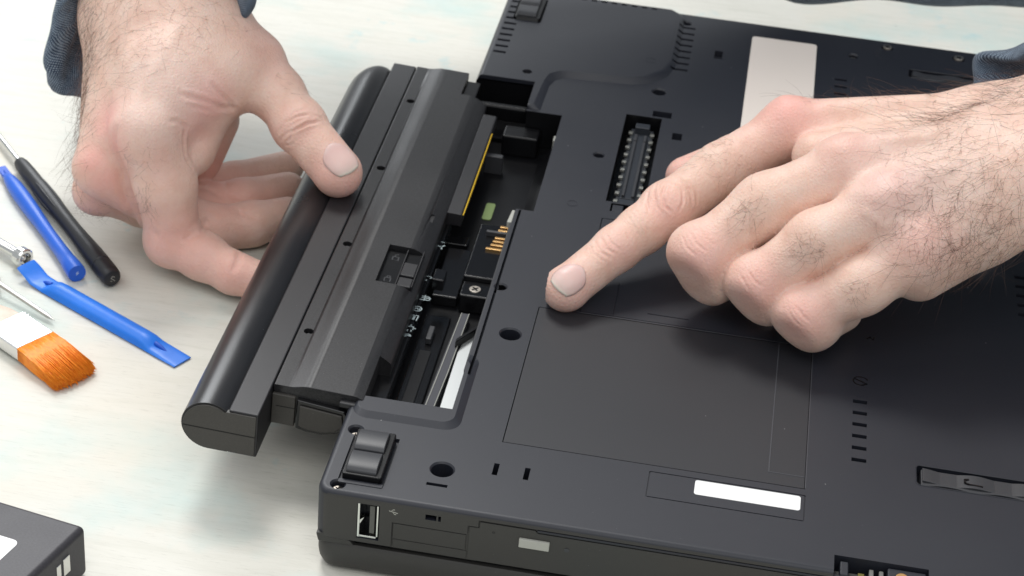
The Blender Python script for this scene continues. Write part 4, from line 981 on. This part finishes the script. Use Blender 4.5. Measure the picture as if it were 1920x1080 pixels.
# ---- left hand of the person: back up, index finger pointing at the cover
def hand_pointing():
    F = Field((50,78,29.2),(262,290,120),0.8)
    iT,iD,iM,iP,iQ,iK = P(1066,538,36.6),P(1156,466,44),P(1203,431,48),P(1250,394,52),P(1352,318,62),P(1482,243,74)
    mK,mQ,mP = P(1590,318,81),P(1436,386,68),P(1313,478,53); mD = offs(mP,4.0,0.5,-7.6); mT = offs(mD,13,18,-5)
    rK,rQ,rP = P(1665,388,79),P(1532,452,66),P(1418,534,50); rD = offs(rP,4.2,1.5,-4.6); rT = offs(rD,12,18,-5)
    lK,lQ,lP = P(1722,472,70),P(1616,536,58),P(1503,592,46); lD = offs(lP,4.0,1.5,-3.4); lT = offs(lD,10,16,-4)
    wI,wM,wR,wL = P(1850,235,84),P(1862,285,88),P(1866,338,85),P(1852,396,78)
    f1,f2 = P(2060,205,98),P(2060,305,94)
    tK,tI,tT = P(1500,270,56),P(1380,300,50),P(1286,332,42)
    palm = F.new()
    for a,b,ra,rb in ((iK,wI,9.6,11),(mK,wM,10.2,12),(rK,wR,10,12),(lK,wL,9.4,11)): F.limb(palm,a,b,ra,rb,6)
    F.limb(palm,(np.array(iK)+mK)/2-[0,0,3],(np.array(wI)+wM)/2,8,9,6)
    F.limb(palm,(np.array(mK)+rK)/2-[0,0,3],(np.array(wM)+wR)/2,8,9,6); F.limb(palm,(np.array(rK)+lK)/2-[0,0,2],(np.array(wR)+wL)/2,8,9,6)
    F.limb(palm,offs(mK,8,0,-18),offs(wM,0,0,-13),11,13,8); F.limb(palm,offs(lK,2,3,-9),offs(wL,-2,0,-8),9,11,8); F.limb(palm,offs(iK,6,4,-16),offs(wI,0,0,-14),12,13,8)
    for a,b,ra,rb in ((wI,f1,12,17),(wM,f1,13,18),(wR,f2,13,18),(wL,f2,12.5,18)): F.limb(palm,a,b,ra,rb,10)
    F.limb(palm,offs(wM,0,0,-10),offs(f2,0,4,-10),13,18,10)
    for K,r in ((iK,9.0),(mK,9.4),(rK,8.8),(lK,8.2)): F.ball(palm,offs(K,-0.5,-0.5,1.9),r,4)       # knuckles
    # tendons on the back
    for K,W_ in ((iK,wI),(mK,wM),(rK,wR)):
        a = offs(np.array(K)*0.82+np.array(W_)*0.18,0,-1.5,8.0); b = offs(np.array(K)*0.35+np.array(W_)*0.65,0,-1.0,9.6); F.limb(palm,a,b,2.0,1.6,3.5)
    
    fi = F.new(); F.chain(fi,[(iT,7.3),(iD,7.55),(iM,8.0),(iP,8.8),(iQ,9.1),(iK,9.4)],3)
    F.ball(fi,offs(iP,0.5,0,0.8),8.7,3); F.ball(fi,offs(iT,-1.2,-1.5,-0.5),6.9,3)
    fm_ = F.new(); F.chain(fm_,[(mK,9.8),(mQ,10.0),(mP,9.1),(mD,8.9),(mT,7.2)],5); F.limb(fm_,offs(mP,-2.4,2.0,0.6),offs(mP,1.8,-2.2,0.2),7.4,7.2,5)
    fr = F.new(); F.chain(fr,[(rK,9.6),(rQ,9.4),(rP,8.7),(rD,8.5),(rT,7.0)],5); F.limb(fr,offs(rP,-2.4,2.0,0.6),offs(rP,1.8,-2.2,0.2),6.9,6.8,5)
    fl = F.new(); F.chain(fl,[(lK,9.0),(lQ,8.6),(lP,8.1),(lD,7.9),(lT,6.4)],5); F.limb(fl,offs(lP,-2.2,1.8,0.5),offs(lP,1.6,-2.0,0.2),6.5,6.3,5)
    nf = np.array([-0.42,-0.76,-0.40]); nf /= np.linalg.norm(nf)
    for f_, p_, r_ in ((fm_,mP,9.1),(fr,rP,8.7),(fl,lP,8.1)): flatten(F, f_, np.array(p_)+nf*(r_-0.9), nf, 1.8)
    th = F.new(); F.chain(th,[(tT,7.4),(tI,8.6),(tK,10),(offs(wI,-20,4,-18),13)],4)
    D = palm
    parts = [smin(palm, f, 5.0) for f in (fi,fm_,fr,fl,th)]
    D = parts[0]
    for p_ in parts[1:]: D = smin(D, p_, 0.9)
    # wrinkles, creases and veins laid on the skin
    Z = lambda x, y: hit(F, D0, 980+0.537*x, 100+0.537*y)
    D0 = D.copy()
    W_ = [([(440,478),(430,512),(442,552)],.55,.7),([(470,452),(458,490),(468,535),(490,565)],.5,.65),([(500,455),(486,492),(498,535),(524,560)],.6,.7),([(528,448),(556,478),(560,520),(545,552)],.5,.65),
          ([(552,440),(585,480),(592,530)],.55,.7),([(580,450),(606,492),(610,530)],.4,.6),([(395,548),(418,588),(436,622)],.4,.6),([(372,575),(398,618),(412,650)],.35,.55),([(345,598),(368,640),(384,670)],.3,.55),
          ([(232,668),(246,700),(282,728)],.42,.6),([(250,655),(268,690),(306,716)],.5,.65),([(272,642),(292,680),(326,702)],.42,.6),([(292,630),(312,664),(342,688)],.35,.55),
          ([(640,420),(668,450),(690,500)],.25,.6),([(690,400),(716,430),(738,470)],.22,.6),([(760,360),(790,392),(812,430)],.22,.6),
          ([(560,640),(575,680),(605,705)],.3,.6),([(585,625),(606,664),(640,690)],.3,.6),([(615,610),(640,648),(672,672)],.28,.6),([(760,770),(775,805),(800,835)],.3,.6),([(785,755),(805,790),(835,815)],.28,.6),
          ([(930,900),(948,930),(975,955)],.3,.6),([(955,885),(978,915),(1005,940)],.28,.6)]
    CR = [([Z(*q) for q in pts], dp*0.68, wd*0.75) for pts, dp, wd in W_]
    for pts in ([(1130,300),(1200,280),(1290,300),(1420,290)],[(1200,560),(1260,600),(1330,590),(1420,620)],[(1290,420),(1370,400),(1450,430)]):
        F.groove(D, [Z(*q) for q in pts], -0.55, 1.5)
    F.groove(D, [Z(x,y) for x,y in ((905,150),(950,170),(1010,200))], -0.4, 3.0)
    for pts in ([(1000,300),(1060,330),(1130,330)],[(1150,480),(1220,500),(1290,480)]): F.groove(D, [Z(*q) for q in pts], -0.5, 3.0)
    FL = [(offs(iK,-2,-2,8),13,0.85),(offs(mK,-1,-2,8),12,0.45),(offs(rK,-1,-3,8),11,0.55),(offs(lK,-1,-4,7),11,0.5),(iP+toward(iP)*8,9,0.5),(iD+toward(iD)*7,8,0.42),(iT+toward(iT)*4,9,0.55),
          (mP+toward(mP)*8,10,0.62),(rP+toward(rP)*8,10,0.62),(lP+toward(lP)*8,10,0.62),(tT,12,0.7),((np.array(iK)+iQ)/2+[0,0,5],10,0.35)]
    BRN_SHADE = [(P(1302,405,50),8,0.45),(P(1455,300,66),6,0.5)]  # brown spots paint shade between index and middle finger
    PAL = [(offs(P(1700,330,92)),22,0.35)]
    o, V, Q, Nn = make_hand(F, D, FL, BRN_SHADE, PAL, 'left hand pointing with its index finger, the other fingers curled', CR)
    nc = P(1061,531,43.4); nd = np.array(iT)-np.array(iD); nrm = toward(nc)*1.0+np.array([-0.10,0.0,0.55])
    # settle the nail on the skin it belongs to
    nrm_u = nrm - nd*(nrm@nd)/(nd@nd); nrm_u /= np.linalg.norm(nrm_u)
    c0 = np.array(iT)+nd/np.linalg.norm(nd)*0.6+nrm_u*0; i = np.argmax(((V-c0)@nrm_u) - 4*np.linalg.norm(np.cross(V-c0,nrm_u),axis=1)); sc = V[i]
    nail(o, V, sc, nd, nrm_u, 11.4, 9.8)
    hairs(o, V, Q, Nn, [
        (P(1860,185,100),(28,22,22),230,(-0.6,-0.5,-0.3),19,1.1,0.05),(P(1890,310,97),(22,30,24),190,(-0.5,-0.9,-0.2),18,1.1,0.048),
        (P(1800,425,84),(20,18,14),240,(-0.45,-0.9,-0.2),16,1.0,0.045),(P(1770,320,92),(22,24,16),70,(-0.6,-0.8,-0.1),13,1.0,0.04),
        (P(1660,182,88),(32,9,9),70,(-0.9,0.2,0.2),10,1.1,0.04),(P(1850,455,76),(16,12,12),90,(-0.45,-0.9,-0.4),15,1.0,0.045),
        (P(1400,388,76),(9,8,8),45,(-0.6,-0.7,0),10,1.2,0.038),(P(1520,468,72),(7.5,7,8),52,(-0.4,-0.9,0),9.5,1.2,0.038),(P(1612,550,64),(5,6,7),28,(-0.3,-0.9,0),8,1.2,0.038),
        (P(1345,298,68),(9,6,7),40,(-0.8,-0.5,0),7,1.1,0.036),(P(1690,250,92),(20,16,10),45,(-0.7,-0.6,0),10,1.1,0.038)])
    return o

# ---- right hand of the person: gripping the battery, thumb on top
def hand_gripping():
    F = Field((-152,98,0.3),(-16,262,108),0.8)
    tT,tI,tQ,tK,tC = P(632,321,40.4),P(560,236,51),P(520,176,57),P(474,118,64),P(402,52,73)
    iK,iQ,iP,iM,iD,iT = P(274,248,55),P(310,345,36),P(326,448,14),P(380,480,11),P(438,512,9),P(500,530,8.3)
    mK,mQ,mP,mD,mT = P(196,320,36),P(292,382,20),P(396,431,8.5),P(470,420,8.5),P(540,404,8.5)
    rK,rQ,rP,rD,rT = P(188,354,23),P(270,382,13),P(365,388,8.6),P(455,374,8.5),P(540,356,8.5)
    lK,lP,lD,lT = P(230,335,18),P(355,352,8),P(440,338,7.5),P(540,312,7.5)
    w1,w2,w3 = P(362,20,80),P(292,20,79),P(226,30,69)
    f1,f2,f3 = P(345,-150,104),P(285,-150,100),P(236,-140,92)
    palm = F.new()
    F.limb(palm,iK,w1,10.4,12,6); F.limb(palm,mK,w2,9.0,12,6); F.limb(palm,rK,w3,8.0,12,6); F.limb(palm,offs(iK,-6,10,-8),offs(w2,0,0,-2),8,12,6)
    F.limb(palm,offs(lK,10,8,4),offs(w3,8,0,-8),10,13,8); F.limb(palm,offs(iK,10,14,-12),offs(w1,8,0,-14),10,14,8); F.limb(palm,offs(mK,12,10,-6),offs(w2,6,0,-14),10,14,8)
    for a,b in ((w1,f1),(w2,f2),(w3,f3)): F.limb(palm,a,b,13,18,10)
    F.limb(palm,(np.array(w2)+w3)/2,(np.array(f2)+f3)/2,13,18,8); F.limb(palm,(np.array(w2)+w3)/2,(np.array(iK)+mK)/2+[-1,8,0],12,8,8)
    F.limb(palm,offs(w2,4,0,-12),offs(f2,0,0,-14),15,20,10)
    F.limb(palm,offs(iK,-2,4,-1),w2,9.6,12,8); F.limb(palm,offs(mK,-0.5,6,6),(np.array(w2)+w3)/2,8,12,8)
    F.limb(palm,P(378,300,22),P(400,225,40),7,9,6); F.ball(palm,offs(mK,-2.4,-2,1.8),7.6,3)
    fi = F.new(); F.chain(fi,[(iK,10.2),(iQ,10.6),(iP,9.4),(iM,8.4),(iD,7.2),(iT,6.8)],3); F.ball(fi,offs(iP,-1,-1.4,-0.2),9.0,3)
    fm_ = F.new(); F.chain(fm_,[(mK,9.0),(mQ,9.0),(mP,9.0),(mD,8.0),(mT,7)],3)
    fr = F.new(); F.chain(fr,[(rK,8.6),(rQ,8.4),(rP,8.4),(rD,7.6),(rT,6.8)],3); F.ball(fr,offs(rK,-1.5,-1.5,-1),7.4,3)
    fl = F.new(); F.chain(fl,[(lK,8.0),(lP,7.6),(lD,6.8),(lT,6.2)],3)
    th = F.new(); F.chain(th,[(tT,7.8),(tI,8.95),(tQ,9.3),(tK,10.0),(tC,11),(offs(w1,0,8,0),13)],4)
    F.ball(th,offs(tI,0.4,0.2,0.6),8.7,3); F.ball(th,offs(tT,1.0,-1.6,-0.6),7.5,3); F.limb(th,(np.array(tT)+tI)/2,tT,7.9,7.8,3)
    F.ball(th,offs(tK,1.0,0,1.5),9.2,5)
    # web of skin between thumb and index finger
    web = F.new()
    F.limb(web,P(462,170,59),P(352,222,52),4.2,6.0,6); F.limb(web,P(448,140,65),P(335,205,59),8.5,9.2,8); F.limb(web,P(428,95,71),P(318,172,64),10.5,10.5,8); F.limb(web,P(400,50,75),P(300,130,69),11.5,11.3,8)
    F.limb(web,P(462,172,57),P(440,190,54),4.0,3.2,5)
    core_ = smin(palm, web, 8.0)
    core_ = smin(core_, th, 6.0)
    D = smin(core_, fi, 4.5)
    for f, kk in ((fm_,1.2),(fr,1.0),(fl,1.0)):
        D = smin(D, smin(f, palm, 4.0), kk)
    D0 = D.copy(); Z = lambda x, y: hit(F, D0, x, y)
    Y1 = lambda q: (0.375*q[0], 0.375*q[1])
    W_ = [([(1400,700),(1440,664),(1500,636),(1560,602)],.65,.75),([(1444,704),(1472,655),(1530,622),(1600,606)],.75,.75),([(1396,662),(1432,610),(1482,562),(1535,546)],.6,.75),([(1440,612),(1480,584),(1545,572)],.45,.65),
          ([(1560,572),(1610,592),(1640,622)],.45,.65),([(1420,730),(1460,720),(1500,690)],.4,.6),
          ([(905,470),(1010,502),(1090,532),(1172,552)],.75,1.3),([(1060,420),(1100,470),(1150,522),(1186,556)],.9,1.2),([(950,530),(1030,545),(1120,556)],.4,1.2),([(850,602),(890,606),(932,640)],.6,1.1),
          ([(926,652),(915,700),(930,790),(962,842)],.9,1.1)]
    CR = [([Z(*Y1(q)) for q in pts], dp*0.68, wd*0.75) for pts, dp, wd in W_]
    for pts, dp, wd in (([(214,246),(224,300),(230,350),(246,398),(262,430)],1.2,1.6),([(386,416),(378,436),(352,446)],1.0,1.0),([(386,430),(398,442)],.6,.8),([(450,470),(446,490),(438,506)],1.0,1.0),
                        ([(376,352),(400,357),(424,366),(440,377)],.9,1.0),([(400,360),(430,378),(452,402),(476,406)],.9,1.0),([(420,338),(424,352)],.5,.8),([(240,300),(262,318)],.25,.7),([(300,420),(318,440),(320,462)],.35,.8),([(286,430),(300,452),(302,476)],.35,.8)):
        F.groove(D, [Z(*q) for q in pts], dp, wd)
    for pts in ([(330,60),(300,110),(270,160),(245,205)],[(250,40),(232,110),(214,180)]): F.groove(D, [Z(*q) for q in pts], -0.45, 2.4)
    HH = lambda x, y: hit(F, D, x, y)
    FL = [(HH(203,226),9,0.95),(HH(214,262),9,0.8),(HH(228,300),8,0.5),(HH(172,300),8,0.75),(HH(195,340),8,0.75),(HH(215,358),8,0.5),(P(300,330,48),10,0.5),(P(300,300,52),10,0.35),(iP+toward(iP)*9,16,0.6),(iM+toward(iM)*8,12,0.55),(iD+toward(iD)*7,11,0.6),(tT+toward(tT)*4,10,0.68),(offs(tT,3,-3,-2),9,0.8),
          (P(398,198,64),11,0.85),(P(372,228,58),12,0.6),(P(520,85,74),14,0.35),(tI+toward(tI)*8,10,0.35),(P(500,250,50),10,0.3),(P(410,380,18),20,0.45),(P(420,345,16),22,0.55),(P(180,380,24),14,0.55),(P(220,390,24),14,0.6),(P(450,300,50),30,0.2)]
    BRN_SHADE = [(P(205,395,20),14,0.35),(P(382,262,40),9,0.5),(P(500,330,14),14,0.3)]  # brown spots paint shade on the palm heel and lower fingers
    PAL = [(P(320,130,82),26,0.4),(P(260,190,74),18,0.5)]
    o, V, Q, Nn = make_hand(F, D, FL, BRN_SHADE, PAL, 'right hand gripping the battery with its thumb on top', CR)
    nd = np.array(tT)-np.array(tI); nrm = toward(tT)*0.85+np.array([0.30,0.12,0.50]); nu_ = nrm-nd*(nrm@nd)/(nd@nd); nu_ /= np.linalg.norm(nu_)
    c0 = np.array(tT)-nd/np.linalg.norm(nd)*0.6; i = np.argmax(((V-c0)@nu_) - 4*np.linalg.norm(np.cross(V-c0,nu_),axis=1)); sc = V[i]
    nail(o, V, sc, nd, nu_, 12.6, 11.2)
    hairs(o, V, Q, Nn, [
        (P(160,90,66),(13,34,20),300,(-0.55,-0.8,-0.2),15,1.0,0.045),(P(150,220,50),(9,30,16),150,(-0.6,-0.7,-0.3),13,1.0,0.042),
        (P(230,60,82),(22,26,14),110,(-0.55,-0.75,0),13,1.0,0.038),(P(320,20,92),(26,18,14),70,(-0.3,-0.8,0),11,1.0,0.036),(P(420,20,86),(18,14,12),35,(0.6,-0.6,0),10,1.0,0.036),
        (P(250,330,48),(7,9,13),26,(-0.2,-0.3,-0.9),6,1.1,0.036),(P(255,385,34),(7,7,9),32,(-0.1,-0.3,-0.9),6,1.1,0.036),(P(145,330,30),(6,12,12),40,(-0.7,-0.5,-0.4),9,1.1,0.04),
        (P(190,390,18),(10,10,8),30,(-0.3,-0.5,-0.8),7,1.1,0.036),(P(555,160,64),(7,9,7),20,(0.5,-0.7,-0.2),5,1.1,0.034)])
    return o
HAND_L = hand_pointing()
HAND_R = hand_gripping()

# ---- denim: rolled cuffs and the shirt front
def denim_material():
    m = mat('denim', (0.05,0.09,0.15), 0.85, spec=0.2); b = bsdf(m)
    uv = N(m,'ShaderNodeUVMap'); uv.uv_map = 'UVMap'
    def wave(sx, sy, ax):
        mp = N(m,'ShaderNodeMapping'); mp.inputs['Scale'].default_value = (sx,sy,1); mp.inputs['Rotation'].default_value = (0,0,ax); L(m,uv.outputs['UV'],mp.inputs['Vector'])
        wv = N(m,'ShaderNodeTexWave',Scale=1.0,Distortion=1.2,Detail=2.0); wv.inputs['Detail Scale'].default_value = 3.0; L(m,mp.outputs['Vector'],wv.inputs['Vector']); return wv.outputs['Fac']
    w1 = wave(0.55,0.55,0.6); w2 = wave(0.75,0.75,2.2)
    mu = N(m,'ShaderNodeMath',operation='MULTIPLY'); L(m,w1,mu.inputs[0]); L(m,w2,mu.inputs[1])
    no = N(m,'ShaderNodeTexNoise',Scale=260.0,Detail=6.0,Roughness=0.7); v = coords(m); L(m,v,no.inputs['Vector'])
    n2 = N(m,'ShaderNodeTexNoise',Scale=45.0,Detail=3.0); L(m,v,n2.inputs['Vector'])
    ad = N(m,'ShaderNodeMath',operation='ADD'); L(m,mu.outputs[0],ad.inputs[0]); L(m,no.outputs['Fac'],ad.inputs[1])
    a2 = N(m,'ShaderNodeMath',operation='MULTIPLY_ADD'); L(m,n2.outputs['Fac'],a2.inputs[0]); a2.inputs[1].default_value = 0.7; L(m,ad.outputs[0],a2.inputs[2])
    c0_ = N(m,'ShaderNodeMapRange'); c0_.inputs['From Min'].default_value = 0.45; c0_.inputs['From Max'].default_value = 1.35; L(m,a2.outputs[0],c0_.inputs['Value'])
    c = ramp(m, c0_.outputs[0], [(0.10,(0.006,0.013,0.032)),(0.45,(0.014,0.030,0.062)),(0.76,(0.055,0.090,0.145)),(1.0,(0.34,0.42,0.50))]); L(m,c,b.inputs['Base Color'])
    nb = bump(m, mu.outputs[0], 0.8, 0.35); nb = bump(m, n2.outputs['Fac'], 0.5, 1.5, nb); L(m, nb, b.inputs['Normal'])
    b.inputs['Sheen Weight'].default_value = 0.2
    return m
M_DENIM = denim_material()
def loft(name, rings, closed, label=None):
    """rings: (k, n, 3) array -> cloth sheet with a UV map in millimetres"""
    R_ = np.array(rings); k, n = R_.shape[:2]; vs = R_.reshape(-1,3); nn = n if closed else n-1
    fs = [(j*n+i, j*n+(i+1)%n, (j+1)*n+(i+1)%n, (j+1)*n+i) for j in range(k-1) for i in range(nn)]
    me = bpy.data.meshes.new(name); me.from_pydata((vs*S).tolist(), [], fs)
    mid = R_[k//2]; du = np.concatenate([[0], np.cumsum(np.linalg.norm(np.diff(np.vstack([mid,mid[:1]]),axis=0),axis=1))])
    dv = np.concatenate([[0], np.cumsum(np.linalg.norm(np.diff(R_,axis=0),axis=2).mean(1))])
    uv = me.uv_layers.new(name='UVMap'); li = 0
    for j in range(k-1):
        for i in range(nn):
            for a, b_ in ((i,j),(i+1,j),(i+1,j+1),(i,j+1)):
                uv.data[li].uv = (du[a]*0.62, dv[b_]*0.62); li += 1
    o = link(name, me, M_DENIM, PER, 0); me.polygons.foreach_set('use_smooth',[True]*len(me.polygons))
    so = o.modifiers.new('cloth','SOLIDIFY'); so.thickness = 0.9*S; so.offset = 0
    sb = o.modifiers.new('smooth','SUBSURF'); sb.levels = 1; sb.render_levels = 1
    if label: o['label'] = label
    return o
def cuff(C, e1, e2, axis, seed, label, squash=1.0, lean=0.25):
    C, e1, e2, axis = (np.array(x,float) for x in (C,e1,e2,axis)); axis /= np.linalg.norm(axis)
    r_ = np.random.default_rng(seed); n = 72; ph = r_.uniform(0,6.28,12)
    # (distance along the sleeve, radial factor): inner lining, rolled hem, turned-up band, sleeve
    prof = [(22,0.80),(12,0.84),(4,0.90),(0.5,0.95),(-0.6,1.0),(0.8,1.05),(4,1.075),(9,1.07),(15,1.09),(21,1.08),(24,1.04),(24.5,0.99),(23.5,0.97),(27,1.0),(32,1.09),(40,1.17),(50,1.16),(62,1.26),(76,1.24),(95,1.36),(125,1.36)]
    rings = []
    for s_, f in prof:
        ring_ = []
        for i in range(n):
            a = 2*math.pi*i/n
            wr = 0.055*math.sin(3*a+ph[0]+s_*0.05)+0.050*math.sin(5*a+ph[1]-s_*0.12)+0.042*math.sin(8*a+ph[2]+s_*0.2+1.3*math.sin(2*a+ph[7]))+0.022*math.sin(14*a+ph[3]+s_*0.35)
            g = 0.5+0.5*min(1,max(0,s_)/30)
            ax_ = s_ + 2.2*math.sin(2*a+ph[4]) + 1.3*math.sin(5*a+ph[5]) + 0.6*math.sin(9*a+ph[6])
            ring_.append(C + (e1*math.cos(a)+e2*math.sin(a))*(f+wr*(0.7+g)) + axis*ax_)
        rings.append(ring_)
    return loft('sleeve', rings, True, label)
Cc = P(1965,235,88); cuff(Cc, P(1828,146,80)-Cc, np.array([8,4,22.0]), (1,0.12,0.22), 3, 'rolled denim cuff on the pointing arm')
Cc = P(290,8,80); cuff(Cc, P(106,64,62)-Cc, P(236,212,36)-Cc, (0.0,0.9,0.42), 8, 'rolled denim cuff on the gripping arm')
# shirt front hanging behind the laptop
rings = []
for j in range(16):
    t = j/15; row = []
    for i in range(60):
        x = -130 + 480*i/59
        zb = 33.5 + max(0,118-x)*0.55 + 1.0*math.sin(x*0.05)+0.8*math.sin(x*0.13)
        yb = 366 + 0.24*(x-118) if x > 118 else 366 + 0.05*(118-x)
        z = zb + t*(250-zb*0.3); y = yb + 2.5*math.sin(x*0.035+t*2) + 1.6*math.sin(x*0.09-t*5) + 12*t + 30*t*t - 7*math.exp(-((t-0.04)/0.05)**2) + (14*(1-t*14) if t < 0.07 else 0)
        row.append((x, y, z))
    rings.append(row)
loft('shirt_front', rings, False, 'blurred hem of the denim shirt front')
